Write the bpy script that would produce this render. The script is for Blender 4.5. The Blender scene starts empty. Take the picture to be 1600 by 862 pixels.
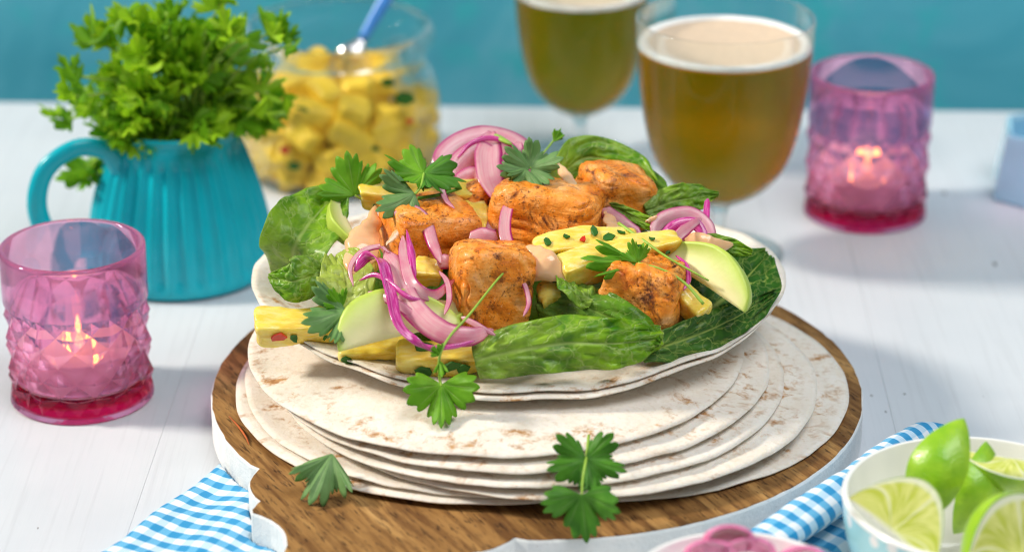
import bpy, bmesh, math, random
import numpy as np
from mathutils import Vector, Matrix, noise as mnoise
R = math.radians
random.seed(7)
SC = bpy.context.scene
COL = SC.collection
CM = 0.01                      # everything below is written in centimetres

# ------------------------------------------------------------------ camera
CAM_LOC = Vector((0, -120, 59.6)); PITCH = 23.0; LENS = 90.0
cam = bpy.data.objects.new('camera', bpy.data.cameras.new('camera'))
COL.objects.link(cam)
cam.location = CAM_LOC * CM
cam.rotation_euler = (R(90 - PITCH), 0, 0)
cam.data.lens = LENS; cam.data.sensor_width = 36; cam.data.clip_start = 0.01; cam.data.clip_end = 50
cam.data.dof.use_dof = True
cam.data.dof.focus_distance = 1.275
cam.data.dof.aperture_fstop = 4.8
SC.camera = cam

# ------------------------------------------------------------------ light
world = bpy.data.worlds.new('World'); SC.world = world; world.use_nodes = True
bg = world.node_tree.nodes['Background']
bg.inputs[0].default_value = (0.80, 0.90, 1.0, 1); bg.inputs[1].default_value = 0.24

def area_light(name, loc, target, size, power, color):
    d = bpy.data.lights.new(name, 'AREA'); d.shape = 'RECTANGLE'
    d.size, d.size_y = size[0] * CM, size[1] * CM
    d.energy = power; d.color = color
    o = bpy.data.objects.new(name, d); COL.objects.link(o)
    o.location = Vector(loc) * CM
    o.rotation_euler = (Vector(target) - Vector(loc)).to_track_quat('-Z', 'Y').to_euler()
    return o
area_light('key_lamp', (-315, 22, 240), (0, 6, 4), (58, 58), 183, (1.0, 0.92, 0.80))
area_light('soft_lamp', (70, -60, 190), (0, 8, 0), (150, 110), 30, (0.97, 0.98, 1.0))

vs = SC.view_settings
vs.view_transform = 'Standard'; vs.look = 'None'; vs.gamma = 1; vs.exposure = 0.0; vs.use_curve_mapping = False
SC.render.engine = 'CYCLES'
cy = SC.cycles
cy.max_bounces = 20; cy.transmission_bounces = 16; cy.transparent_max_bounces = 24
cy.diffuse_bounces = 4; cy.glossy_bounces = 5; cy.volume_bounces = 0
cy.sample_clamp_indirect = 4; cy.caustics_refractive = True; cy.caustics_reflective = False
cy.blur_glossy = 0.6
cy.filter_width = 1.15
cy.use_denoising = True
try: cy.denoiser = 'OPENIMAGEDENOISE'
except Exception: pass

# ------------------------------------------------------------------ pixel to place
FPX = 1600 * LENS / 36.0
_p = R(PITCH)
CR = Vector((1, 0, 0)); CU = Vector((0, math.sin(_p), math.cos(_p))); CN = Vector((0, -math.cos(_p), math.sin(_p)))
def ray(px, py): return -CN + CR * ((px - 800) / FPX) + CU * ((431 - py) / FPX)
def onz(px, py, z):
    d = ray(px, py); return CAM_LOC + d * ((z - CAM_LOC.z) / d.z)
def ony(px, py, y):
    d = ray(px, py); return CAM_LOC + d * ((y - CAM_LOC.y) / d.y)
PK, PZ0, PY0 = 0.42, 6.4, -8.5          # the sloping surface of the heap of filling
def spot(px, py, lift=0.0):
    d = ray(px, py)
    t = (PZ0 + PK * (CAM_LOC.y - PY0) - CAM_LOC.z) / (d.z - PK * d.y)
    return CAM_LOC + d * t + CN * lift
def scr(dx, dy, dn=0.0): return CR * dx + CU * dy + CN * dn      # offset in the picture's right / up / towards

# ------------------------------------------------------------------ object helpers
ORG = {}
def tag(o, label=None, cat=None, group=None, kind=None):
    if label: o['label'] = label
    if cat: o['category'] = cat
    if group: o['group'] = group
    if kind: o['kind'] = kind
    return o
def thing(name, label, cat, loc, group=None):
    o = bpy.data.objects.new(name, None); COL.objects.link(o)
    o.empty_display_size = 0.01
    o.location = Vector(loc) * CM; ORG[o] = Vector(loc)
    return tag(o, label, cat, group)
def mk(name, geo, mat, parent=None, smooth=True, solid=0.0, sub=0, closed=False):
    V, F = geo[0], geo[1]; UV = geo[2] if len(geo) > 2 else None
    A = np.array([tuple(v) for v in V], dtype=float)
    if parent is None: org = Vector(((A[:, 0].min() + A[:, 0].max()) / 2, (A[:, 1].min() + A[:, 1].max()) / 2, A[:, 2].min()))
    else: org = ORG[parent]
    A = (A - np.array(org)) * CM
    me = bpy.data.meshes.new(name); me.from_pydata(A.tolist(), [], F); me.update()
    if UV is not None:
        l = me.uv_layers.new(name='UVMap')
        idx = np.zeros(len(me.loops), dtype=np.int32); me.loops.foreach_get('vertex_index', idx)
        l.data.foreach_set('uv', np.array(UV, dtype=np.float32)[idx].ravel())
    if closed:
        bm = bmesh.new(); bm.from_mesh(me); bmesh.ops.recalc_face_normals(bm, faces=bm.faces); bm.to_mesh(me); bm.free()
    me.materials.append(mat)
    me.polygons.foreach_set('use_smooth', [smooth] * len(me.polygons))
    o = bpy.data.objects.new(name, me); COL.objects.link(o)
    if parent is None:
        o.location = org * CM; ORG[o] = org
    else:
        o.parent = parent; ORG[o] = org
    if solid:
        m = o.modifiers.new('solid', 'SOLIDIFY'); m.thickness = solid * CM; m.offset = -1
    if sub:
        m = o.modifiers.new('sub', 'SUBSURF'); m.levels = sub; m.render_levels = sub
    return o
def put_copy(src, parent, mw, name):
    """another piece that shares src's mesh, placed by matrix mw (cm, world) under parent"""
    o = bpy.data.objects.new(name, src); COL.objects.link(o)
    if parent: o.parent = parent; base = ORG[parent]
    else: base = Vector((0, 0, 0))
    m = mw.copy(); m.translation = (mw.translation - base) * CM
    o.matrix_local = m
    ORG[o] = mw.translation.copy()
    return o
def mesh_only(name, geo, mat, smooth=True):
    """mesh data in local cm (scaled to metres)"""
    V, F = geo[0], geo[1]
    me = bpy.data.meshes.new(name); me.from_pydata([tuple(Vector(v) * CM) for v in V], [], F); me.update()
    if len(geo) > 2:
        l = me.uv_layers.new(name='UVMap')
        for i, lp in enumerate(me.loops): l.data[i].uv = geo[2][lp.vertex_index]
    me.materials.append(mat); me.polygons.foreach_set('use_smooth', [smooth] * len(me.polygons))
    return me
def nz(p, s, seed=0.0): return mnoise.noise(Vector((p[0] * s + seed * 7.31, p[1] * s - seed * 3.17, p[2] * s + seed * 1.93)))

# ------------------------------------------------------------------ shape helpers (cm)
def crom(pts, n):
    """smooth curve through points, n samples"""
    P = [Vector(p) for p in pts]
    if len(P) == 2: return [P[0].lerp(P[1], i / (n - 1)) for i in range(n)]
    P = [P[0] * 2 - P[1]] + P + [P[-1] * 2 - P[-2]]; segs = len(P) - 3; out = []
    for i in range(n):
        t = i / (n - 1) * segs; k = min(int(t), segs - 1); t -= k
        a, b, c, d = P[k:k + 4]
        out.append(0.5 * (2 * b + (c - a) * t + (2 * a - 5 * b + 4 * c - d) * t * t + (3 * b - 3 * c + d - a) * t ** 3))
    return out
def interp(vals, n):
    return [float(x) for x in np.interp(np.linspace(0, 1, n), np.linspace(0, 1, len(vals)), vals)]
def lathe(prof, seg, c, mod=None):
    V = []; F = []; UV = []; n = len(prof)
    for j, (r, z) in enumerate(prof):
        for i in range(seg):
            a = 2 * math.pi * i / seg; rr = r if mod is None else r + mod(a, z, r)
            V.append((c[0] + rr * math.cos(a), c[1] + rr * math.sin(a), c[2] + z)); UV.append((i / seg, j / (n - 1)))
    for j in range(n - 1):
        for i in range(seg):
            a, b = j * seg + i, j * seg + (i + 1) % seg
            F.append((a, b, b + seg, a + seg))
    return V, F, UV
def smooth_prof(prof, n):
    return [(max(p.x, 0.0), p.y) for p in crom([(r, z, 0) for r, z in prof], n)]
def capped(geo, seg, bottom=True, top=True):
    V, F, UV = geo; V = list(V); F = list(F); n = len(V)
    if bottom: F.append(tuple(reversed(range(seg))))
    if top: F.append(tuple(range(n - seg, n)))
    return V, F, UV
def tube(path, radii, ns=8, squash=1.0, up=None, caps=True):
    n = len(path); V = []; F = []; UV = []; L = 0.0
    N = None
    for k in range(n):
        T = (path[min(k + 1, n - 1)] - path[max(k - 1, 0)]).normalized()
        if k: L += (path[k] - path[k - 1]).length
        if N is None:
            N = Vector(up) if up is not None else (Vector((0, 0, 1)) if abs(T.z) < .9 else Vector((1, 0, 0)))
        N = (N - T * N.dot(T)).normalized(); B = T.cross(N)
        for i in range(ns):
            a = 2 * math.pi * i / ns
            V.append(path[k] + (B * math.cos(a) + N * math.sin(a) * squash) * radii[k]); UV.append((L, i / ns))
    for k in range(n - 1):
        for i in range(ns):
            a, b = k * ns + i, k * ns + (i + 1) % ns
            F.append((a, a + ns, b + ns, b))
    if caps:
        F.append(tuple(range(ns))); F.append(tuple(reversed(range((n - 1) * ns, n * ns))))
    return V, F, UV
def ribbon(path, wdir, width, thick, nw=7):
    """flat strip: 2*nw verts per station; uv.y runs across the wide face"""
    n = len(path); V = []; F = []; UV = []; L = 0.0; m = 2 * nw
    W = [Vector(w) for w in wdir]
    for k in range(n):
        T = (path[min(k + 1, n - 1)] - path[max(k - 1, 0)]).normalized()
        if k: L += (path[k] - path[k - 1]).length
        w = W[k]; w = (w - T * w.dot(T)).normalized(); N = T.cross(w)
        end = min(k, n - 1 - k) / (n - 1); tp = min(1.0, 0.35 + end * 7)
        for i in range(nw):
            s = i / (nw - 1) * 2 - 1
            h = thick[k] * .5 * math.sqrt(max(0, 1 - abs(s) ** 6 * .9)); bow = -0.12 * width[k] * s * s
            V.append(path[k] + w * (s * width[k] * .5 * tp) + N * (h + bow)); UV.append((L, (s + 1) / 2))
        for i in range(nw - 1, -1, -1):
            s = i / (nw - 1) * 2 - 1
            h = thick[k] * .5 * math.sqrt(max(0, 1 - abs(s) ** 6 * .9)); bow = -0.12 * width[k] * s * s
            V.append(path[k] + w * (s * width[k] * .5 * tp) + N * (-h + bow)); UV.append((L, (s + 1) / 2))
    for k in range(n - 1):
        for i in range(m):
            a, b = k * m + i, k * m + (i + 1) % m
            F.append((a, a + m, b + m, b))
    F.append(tuple(range(m))); F.append(tuple(reversed(range((n - 1) * m, n * m))))
    return V, F, UV
def grid(fn, nu, nv):
    V = []; UV = []; F = []
    for i in range(nu):
        for j in range(nv):
            u, v = i / (nu - 1), j / (nv - 1)
            V.append(fn(u, v)); UV.append((u, v))
    for i in range(nu - 1):
        for j in range(nv - 1):
            a = i * nv + j; F.append((a, a + nv, a + nv + 1, a + 1))
    return V, F, UV
def rbox(n, power):
    """unit rounded box in [-1,1]^3 made of an n-cut cube"""
    V = []; F = []; idx = {}
    def vid(p):
        k = tuple(round(x, 5) for x in p)
        if k not in idx: idx[k] = len(V); V.append(Vector(p))
        return idx[k]
    L = [i / n * 2 - 1 for i in range(n + 1)]
    for ax in range(3):
        for sg in (-1, 1):
            for i in range(n):
                for j in range(n):
                    q = []
                    for (a, b) in ((i, j), (i + 1, j), (i + 1, j + 1), (i, j + 1)):
                        p = [0, 0, 0]; p[ax] = sg; p[(ax + 1) % 3] = L[a]; p[(ax + 2) % 3] = L[b]
                        q.append(vid(p))
                    F.append(tuple(q if sg > 0 else q[::-1]))
    out = []
    for p in V:
        q = Vector([math.sin(x * math.pi / 2) * .35 + x * .65 for x in p])
        l = sum(abs(x) ** power for x in q) ** (1 / power)
        out.append(q / l)
    return out, F
def axes(rx, ry, rz): return Matrix.Rotation(R(rz), 3, 'Z') @ Matrix.Rotation(R(ry), 3, 'Y') @ Matrix.Rotation(R(rx), 3, 'X')

# ------------------------------------------------------------------ material helpers
class Mt:
    def __init__(s, name):
        s.m = bpy.data.materials.new(name); s.m.use_nodes = True; s.t = s.m.node_tree
        s.b = s.t.nodes['Principled BSDF']; s.out = s.t.nodes['Material Output']
    def n(s, typ, ins=None, **props):
        nd = s.t.nodes.new(typ)
        for k, v in props.items(): setattr(nd, k, v)
        for k, v in (ins or {}).items(): s.put(nd.inputs[k], v)
        return nd
    def put(s, sock, v):
        if isinstance(v, bpy.types.NodeSocket): s.t.links.new(v, sock)
        elif isinstance(v, (tuple, list)) and len(v) == 3 and sock.type == 'RGBA': sock.default_value = (*v, 1)
        else: sock.default_value = v
    def set(s, **k):
        for a, v in k.items(): s.put(s.b.inputs[a.replace('_', ' ')], v)
        return s
    def co(s, kind='Object', scale=(100, 100, 100), rot=(0, 0, 0), loc=(0, 0, 0)):
        tc = s.n('ShaderNodeTexCoord')
        mp = s.n('ShaderNodeMapping', {'Vector': tc.outputs[kind], 'Scale': scale, 'Rotation': rot, 'Location': loc})
        return mp.outputs[0]
    def noise(s, vec, scale=1.0, detail=3.0, rough=.55, dist=0.0):
        return s.n('ShaderNodeTexNoise', {'Vector': vec, 'Scale': scale, 'Detail': detail, 'Roughness': rough, 'Distortion': dist}).outputs[0]
    def vor(s, vec, scale=1.0, feature='F1', rnd=1.0):
        return s.n('ShaderNodeTexVoronoi', {'Vector': vec, 'Scale': scale, 'Randomness': rnd}, feature=feature).outputs['Distance']
    def math(s, op, a, b=0.0, c=0.0):
        nd = s.n('ShaderNodeMath', operation=op); s.put(nd.inputs[0], a); s.put(nd.inputs[1], b); s.put(nd.inputs[2], c); return nd.outputs[0]
    def rng(s, v, a, b, c=0.0, d=1.0):
        return s.n('ShaderNodeMapRange', {'Value': v, 'From Min': a, 'From Max': b, 'To Min': c, 'To Max': d}).outputs[0]
    def ramp(s, v, stops):
        nd = s.n('ShaderNodeValToRGB', {'Fac': v}); e = nd.color_ramp.elements
        while len(e) < len(stops): e.new(.5)
        for i, (p, c) in enumerate(stops): e[i].position = p; e[i].color = (*c, 1)
        return nd.outputs[0]
    def mix(s, f, a, b, mode='MIX'):
        nd = s.n('ShaderNodeMix', data_type='RGBA', blend_type=mode)
        s.put(nd.inputs[0], f); s.put(nd.inputs[6], a); s.put(nd.inputs[7], b); return nd.outputs[2]
    def bump(s, h, strength=.5, dist=.05):
        s.put(s.b.inputs['Normal'], s.n('ShaderNodeBump', {'Height': h, 'Strength': strength, 'Distance': dist * CM}).outputs[0]); return s
    def uv(s):
        sp = s.n('ShaderNodeSeparateXYZ', {'Vector': s.n('ShaderNodeTexCoord').outputs['UV']}); return sp.outputs[0], sp.outputs[1]
    def sss(s, w, radius, scale_cm):
        s.b.inputs['Subsurface Weight'].default_value = w; s.b.inputs['Subsurface Radius'].default_value = radius
        s.b.inputs['Subsurface Scale'].default_value = scale_cm * CM; return s
    def translucent(s, color, w):
        tr = s.n('ShaderNodeBsdfTranslucent', {'Color': color}); mx = s.n('ShaderNodeMixShader', {0: w})
        s.t.links.new(s.b.outputs[0], mx.inputs[1]); s.t.links.new(tr.outputs[0], mx.inputs[2]); s.t.links.new(mx.outputs[0], s.out.inputs[0]); return s

def m_table():
    m = Mt('white_painted_wood'); c = m.co('Object')
    g = m.noise(m.co('Object', (260, 7, 100)), 1, 5, .6); b = m.noise(c, .12, 3)
    col = m.mix(m.rng(b, .3, .7), (.60, .625, .665), (.65, .67, .705))
    col = m.mix(m.math('MULTIPLY', m.rng(g, .52, .72), .45), col, (.48, .50, .53))
    chip = m.noise(m.co('Object', (160, 34, 100)), 1, 3, .5); mask = m.noise(c, .33, 1)
    ch = m.math('MULTIPLY', m.rng(chip, .70, .715), m.rng(mask, .56, .6))
    col = m.mix(ch, col, (.10, .09, .08))
    m.set(Base_Color=col, Roughness=m.rng(g, .3, .7, .34, .5)); m.bump(m.math('ADD', g, m.math('MULTIPLY', m.noise(m.co('Object', (90, 14, 100)), .8, 4), .6)), .4, .03); return m.m
def m_wall():
    m = Mt('teal_painted_backdrop'); c = m.co('Object')
    a = m.noise(c, .06, 5, .65, .8); b = m.noise(c, .3, 3)
    col = m.ramp(a, [(.3, (.055, .38, .50)), (.5, (.10, .47, .59)), (.7, (.19, .55, .66))])
    col = m.mix(m.rng(b, .55, .7), col, (.06, .50, .56))
    m.set(Base_Color=col, Roughness=.7, Specular_IOR_Level=.2); return m.m
def m_tortilla(name, seed, warm):
    m = Mt(name); c = m.co('Object', loc=(seed * 3.7, seed * 5.1, seed)); c0 = m.co('Object')
    n1 = m.noise(c, .55, 5, .6); n2 = m.noise(c, 3.2, 4, .6); n3 = m.noise(c, .22, 2)
    col = m.mix(m.rng(n1, .3, .7), (.84, .79, .72), (.77, .69, .585))
    col = m.mix(m.math('MULTIPLY', m.rng(n2, .5, .68), .5), col, (.66, .56, .43))
    # toasted blotches, plus a ring of flecks near the rim
    sp = m.n('ShaderNodeSeparateXYZ', {'Vector': c0})
    r = m.math('SQRT', m.math('ADD', m.math('MULTIPLY', sp.outputs[0], sp.outputs[0]), m.math('MULTIPLY', sp.outputs[1], sp.outputs[1])))
    rim = m.math('MULTIPLY', m.rng(r, 10.2, 11.4), m.rng(r, 12.9, 12.2))
    st = m.noise(m.co('Object', (90, 130, 100), (0, 0, .5 + seed), (seed, seed * 2, 0)), .55, 4, .55, .9)
    st2 = m.noise(c, .95, 5, .7, .4)
    t1 = m.math('MULTIPLY', m.rng(st, .60, .73), m.rng(n3, .50, .58))
    t2 = m.math('MULTIPLY', m.rng(st2, .53, .66), rim)
    t3 = m.rng(st2, .655, .76)
    wv_ = m.n('ShaderNodeVectorMath', {0: c, 1: m.n('ShaderNodeVectorMath', {0: m.n('ShaderNodeTexNoise', {'Vector': c, 'Scale': 1.3, 'Detail': 3.0}).outputs[1], 'Scale': 1.6}, operation='SCALE').outputs[0]}, operation='ADD').outputs[0]
    vo = m.n('ShaderNodeTexVoronoi', {'Vector': m.n('ShaderNodeMapping', {'Vector': wv_, 'Scale': (.8, 1.5, 1.0), 'Rotation': (0, 0, seed)}).outputs[0], 'Scale': .38})
    pick = m.n('ShaderNodeSeparateColor', {'Color': vo.outputs['Color']})
    t4 = m.math('MULTIPLY', m.math('MULTIPLY', m.rng(vo.outputs['Distance'], .30, .10), m.rng(pick.outputs[0], .42, .46)), m.rng(n2, .40, .52, .25, 1.0))
    tt = m.math('MINIMUM', m.math('ADD', m.math('ADD', m.math('MULTIPLY', m.math('ADD', t1, t3), .75), t2), t4), 1.0)
    brown = m.mix(m.rng(n2, .35, .65), (.60, .34, .13), (.33, .14, .04))
    col = m.mix(m.math('MULTIPLY', tt, .95), col, brown)
    m.set(Base_Color=col, Roughness=.72, Specular_IOR_Level=.25)
    h = m.math('ADD', m.math('MULTIPLY', n2, .5), m.math('ADD', m.noise(c, 1.1, 4, .6, 1.2), m.math('MULTIPLY', m.noise(c, 9, 2), .25)))
    m.bump(h, .55, .09); m.sss(.15, (1, .6, .35), .2); return m.m
def m_wood():
    m = Mt('acacia_wood'); rot = (0, 0, R(29.2))
    # grain runs along the handle: rotate so local y follows it
    cg = m.co('Object', (100, 100, 100), (0, 0, R(-29.2)))
    mp = m.n('ShaderNodeMapping', {'Vector': cg, 'Scale': (1.0, .10, 1)}).outputs[0]
    a = m.noise(mp, .55, 5, .62, .8); b = m.noise(mp, 2.6, 4, .6, .3)
    fine = m.n('ShaderNodeMapping', {'Vector': cg, 'Scale': (6.5, .9, 1)}).outputs[0]
    p = m.noise(fine, 1.0, 3, .6)
    col = m.ramp(a, [(.26, (.11, .050, .015)), (.44, (.27, .135, .042)), (.58, (.40, .215, .070)), (.74, (.54, .32, .12))])
    col = m.mix(m.rng(b, .4, .7), col, (.20, .088, .028), 'MIX') if False else m.mix(m.math('MULTIPLY', m.rng(b, .44, .62), .7), col, (.10, .038, .012))
    pore = m.math('MULTIPLY', m.rng(p, .57, .64), .7)
    col = m.mix(pore, col, (.030, .012, .005))
    m.set(Base_Color=col, Roughness=m.rng(b, .3, .7, .5, .65), Specular_IOR_Level=.2); m.bump(m.math('SUBTRACT', m.math('MULTIPLY', b, .4), pore), .6, .05); return m.m
def m_paintedge():
    m = Mt('white_rough_paint'); c = m.co('Object')
    a = m.noise(c, 6, 4, .6); b = m.noise(c, 1.2, 3); d = m.noise(c, 11, 2)
    col = m.mix(m.rng(b, .35, .65), (.82, .83, .82), (.74, .77, .77))
    col = m.mix(m.rng(d, .70, .76, 0, .8), col, (.25, .17, .10))
    m.set(Base_Color=col, Roughness=.7); m.bump(a, .6, .08); return m.m
def m_salmon():
    m = Mt('seared_salmon'); c = m.co('Object'); oi = m.n('ShaderNodeObjectInfo').outputs['Random']
    cs = m.n('ShaderNodeVectorMath', {0: c, 1: (0, 0, 0)}, operation='ADD'); off = m.math('MULTIPLY', oi, 37.0)
    cx = m.n('ShaderNodeCombineXYZ', {0: off, 1: off, 2: off}).outputs[0]; m.put(cs.inputs[1], cx); c = cs.outputs[0]
    a = m.noise(c, .75, 5, .62, .6); b = m.noise(c, 2.4, 5, .65); s = m.noise(c, 7.5, 3, .6); f = m.noise(c, .62, 6, .68, .8)
    col = m.ramp(a, [(.3, (.94, .48, .20)), (.42, (.94, .39, .08)), (.55, (.87, .27, .018)), (.70, (.58, .12, .01))])
    col = m.mix(m.rng(b, .54, .74, 0, .55), col, (.58, .14, .015))
    col = m.mix(m.rng(f, .54, .64, 0, .9), col, (.17, .036, .008))
    col = m.mix(m.rng(f, .63, .685, 0, .95), col, (.022, .012, .009))
    col = m.mix(m.math('MULTIPLY', m.rng(s, .59, .64, 0, .9), m.rng(f, .40, .56)), col, (.10, .022, .007))
    col = m.mix(m.rng(s, .36, .28, 0, .6), col, (.95, .62, .32))
    m.set(Base_Color=col, Roughness=m.rng(b, .3, .7, .26, .5), Specular_IOR_Level=.3, Coat_Weight=.14, Coat_Roughness=.2)
    fb = m.noise(m.n('ShaderNodeMapping', {'Vector': c, 'Rotation': (.3, .5, .2), 'Scale': (.5, .5, 2.6)}).outputs[0], 1.0, 4, .6, .5)
    m.bump(m.math('ADD', m.math('ADD', m.math('MULTIPLY', b, .8), m.math('MULTIPLY', s, .4)), m.math('MULTIPLY', fb, 1.0)), .7, .12); m.sss(.10, (1, .35, .12), .25); return m.m
def m_pine():
    m = Mt('pineapple_flesh'); c = m.co('Object'); f = m.noise(m.co('Object', (60, 240, 240)), 1.2, 4, .6, .4); b = m.noise(c, .7, 3)
    col = m.ramp(b, [(.3, (.88, .72, .20)), (.5, (.88, .66, .10)), (.72, (.84, .54, .04))])
    col = m.mix(m.rng(f, .52, .66, 0, .6), col, (.92, .80, .36)); col = m.mix(m.rng(f, .46, .34, 0, .55), col, (.70, .40, .02))
    m.set(Base_Color=col, Roughness=.25, Specular_IOR_Level=.4, Coat_Weight=.4, Coat_Roughness=.08); m.bump(m.math('ADD', f, m.math('MULTIPLY', m.noise(c, 4, 3), .6)), .5, .10)
    m.sss(.4, (1, .75, .2), .7); return m.m
def m_avo():
    m = Mt('avocado_flesh'); u, v = m.uv(); c = m.co('Object'); b = m.noise(c, 1.3, 4)
    v2 = m.math('ADD', v, m.rng(b, .3, .7, -.05, .05))
    col = m.ramp(v2, [(.0, (.84, .76, .42)), (.3, (.79, .76, .38)), (.6, (.67, .72, .26)), (.85, (.54, .65, .14)), (1.0, (.44, .57, .08))])
    m.set(Base_Color=col, Roughness=.42, Specular_IOR_Level=.4); m.bump(m.math('ADD', b, m.math('MULTIPLY', m.noise(c, 5, 3), .3)), .25, .06); m.sss(.3, (.8, 1, .3), .4); return m.m
def m_onion():
    m = Mt('red_onion_flesh'); u, v = m.uv(); c = m.co('Object')
    st = m.n('ShaderNodeCombineXYZ', {0: m.math('MULTIPLY', u, .35), 1: m.math('MULTIPLY', v, 16.0), 2: 0.0}).outputs[0]
    l = m.noise(st, 1, 3, .6); b = m.noise(c, .8, 3)
    body = m.mix(m.rng(l, .4, .7), (.94, .62, .64), (.86, .34, .46))
    body = m.mix(m.rng(b, .45, .7, 0, .6), body, (.80, .15, .34))
    e = m.rng(m.math('ADD', v, m.rng(l, .3, .7, -.04, .04)), .20, .06)
    e2 = m.rng(m.math('ADD', v, m.rng(l, .3, .7, -.03, .03)), .90, .98, 0, .8)
    skin = m.mix(m.rng(b, .35, .65), (.60, .008, .24), (.42, .004, .17))
    col = m.mix(m.math('MAXIMUM', e, e2), body, skin)
    m.set(Base_Color=col, Roughness=.24, Specular_IOR_Level=.6, Coat_Weight=.25, Coat_Roughness=.1); m.bump(l, .25, .03); m.sss(.35, (1, .45, .6), .4)
    m.translucent(m.mix(.4, col, (.95, .45, .58)), .38); return m.m
def m_onionskin():
    m = Mt('red_onion_skin_side'); u, v = m.uv(); c = m.co('Object')
    st = m.n('ShaderNodeCombineXYZ', {0: m.math('MULTIPLY', u, .8), 1: m.math('MULTIPLY', v, 9.0), 2: 0.0}).outputs[0]
    l = m.noise(st, 1, 4, .65)
    col = m.ramp(l, [(.35, (.38, .006, .15)), (.5, (.56, .035, .28)), (.63, (.72, .22, .46)), (.75, (.84, .56, .68))])
    m.set(Base_Color=col, Roughness=.18, Specular_IOR_Level=.6, Coat_Weight=.4, Coat_Roughness=.08); m.bump(l, .2, .03); m.sss(.25, (1, .3, .5), .3); return m.m
def m_leaf(name, dark, light, vein, pale=0.0, nveins=7, crackle=1.5, gloss=.34, vstr=.75):
    m = Mt(name); u, v = m.uv(); c = m.co('Object')
    s = m.math('ABSOLUTE', m.math('SUBTRACT', m.math('MULTIPLY', v, 2), 1))
    wob = m.rng(m.noise(c, .9, 3), .3, .7, -.10, .10)
    ph = m.math('MULTIPLY', m.math('ADD', m.math('SUBTRACT', u, m.math('MULTIPLY', s, .32)), wob), nveins)
    tri = m.math('ABSOLUTE', m.math('SUBTRACT', m.math('FRACT', m.math('ADD', ph, 10)), .5))
    side = m.rng(tri, .07, .015, 0, .85)
    midr = m.rng(s, m.math('MULTIPLY', m.math('SUBTRACT', 1.15, u), .13), 0.02)
    wc = m.n('ShaderNodeVectorMath', {0: c, 1: m.n('ShaderNodeVectorMath', {0: m.n('ShaderNodeTexNoise', {'Vector': c, 'Scale': 1.1, 'Detail': 2.0}).outputs[1], 'Scale': 1.1}, operation='SCALE').outputs[0]}, operation='ADD').outputs[0]
    net = m.rng(m.vor(wc, crackle, 'DISTANCE_TO_EDGE'), .07, .0, 0, .45)
    ve = m.math('MINIMUM', m.math('MAXIMUM', m.math('MAXIMUM', side, midr), net), 1.0)
    b = m.noise(c, .7, 4, .6, .5); col = m.mix(m.rng(b, .36, .64), dark, light)
    if pale: col = m.mix(m.math('MULTIPLY', m.rng(u, .75, .0), pale), col, (.55, .62, .20))
    col = m.mix(m.math('MULTIPLY', ve, vstr), col, vein)
    blis = m.math('SUBTRACT', m.math('MULTIPLY', m.vor(wc, crackle, 'SMOOTH_F1'), -.8), m.math('MULTIPLY', ve, .5))
    m.set(Base_Color=col, Roughness=gloss, Specular_IOR_Level=.18, Coat_Weight=.28, Coat_Roughness=.22); m.bump(m.math('ADD', blis, m.math('MULTIPLY', m.noise(c, 2.5, 3), .35)), .6, .13)
    m.translucent(m.mix(.5, col, (.42, .66, .02)), .36); return m.m
def m_herb(name, dark, light, vein):
    m = Mt(name); u, v = m.uv(); c = m.co('Object'); b = m.noise(c, .8, 3)
    col = m.mix(m.rng(b, .3, .7), dark, light)
    tri = m.math('ABSOLUTE', m.math('SUBTRACT', m.math('FRACT', m.math('MULTIPLY', u, 9)), .5))
    ve = m.math('MULTIPLY', m.rng(tri, .07, .02), m.rng(v, .92, .5))
    col = m.mix(m.math('MULTIPLY', ve, .55), col, vein)
    m.set(Base_Color=col, Roughness=.45, Specular_IOR_Level=.22); m.bump(m.math('SUBTRACT', m.math('MULTIPLY', m.noise(c, 5, 2), .6), ve), .5, .05)
    m.translucent(m.mix(.5, col, (.28, .55, .015)), .34); return m.m
def m_plain(name, col, rough=.5, spec=.5, var=.12, scale=1.5, bump=.1, coat=0.0, sss=None, bscale=4.0):
    m = Mt(name); c = m.co('Object'); b = m.noise(c, scale, 4)
    cc = m.mix(m.rng(b, .3, .7), tuple(max(0, x * (1 - var)) for x in col), tuple(min(1, x * (1 + var)) for x in col))
    m.set(Base_Color=cc, Roughness=rough, Specular_IOR_Level=spec, Coat_Weight=coat, Coat_Roughness=.08)
    if bump: m.bump(m.noise(c, bscale, 3), bump, .05)
    if sss: m.sss(*sss)
    return m.m
def m_glass(name, clear, tint=(1, 1, 1), ior=1.47, absorb=None, rough=0.0, haze=None):
    """glass that refracts, with a share that passes straight on so that light reaches what stands behind it"""
    m = Mt(name); t = m.t; t.nodes.remove(m.b)
    g = m.n('ShaderNodeBsdfGlass', {'Color': tint, 'Roughness': rough, 'IOR': ior})
    tr = m.n('ShaderNodeBsdfTransparent', {'Color': tint})
    mx = m.n('ShaderNodeMixShader', {0: clear}); t.links.new(g.outputs[0], mx.inputs[1]); t.links.new(tr.outputs[0], mx.inputs[2])
    last = mx
    if haze:
        tl = m.n('ShaderNodeBsdfTranslucent', {'Color': haze[0]}); last = m.n('ShaderNodeMixShader', {0: haze[1]})
        t.links.new(mx.outputs[0], last.inputs[1]); t.links.new(tl.outputs[0], last.inputs[2])
    t.links.new(last.outputs[0], m.out.inputs[0])
    if absorb:
        va = m.n('ShaderNodeVolumeAbsorption', {'Color': absorb[0], 'Density': absorb[1]}); t.links.new(va.outputs[0], m.out.inputs['Volume'])
    return m.m
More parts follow.
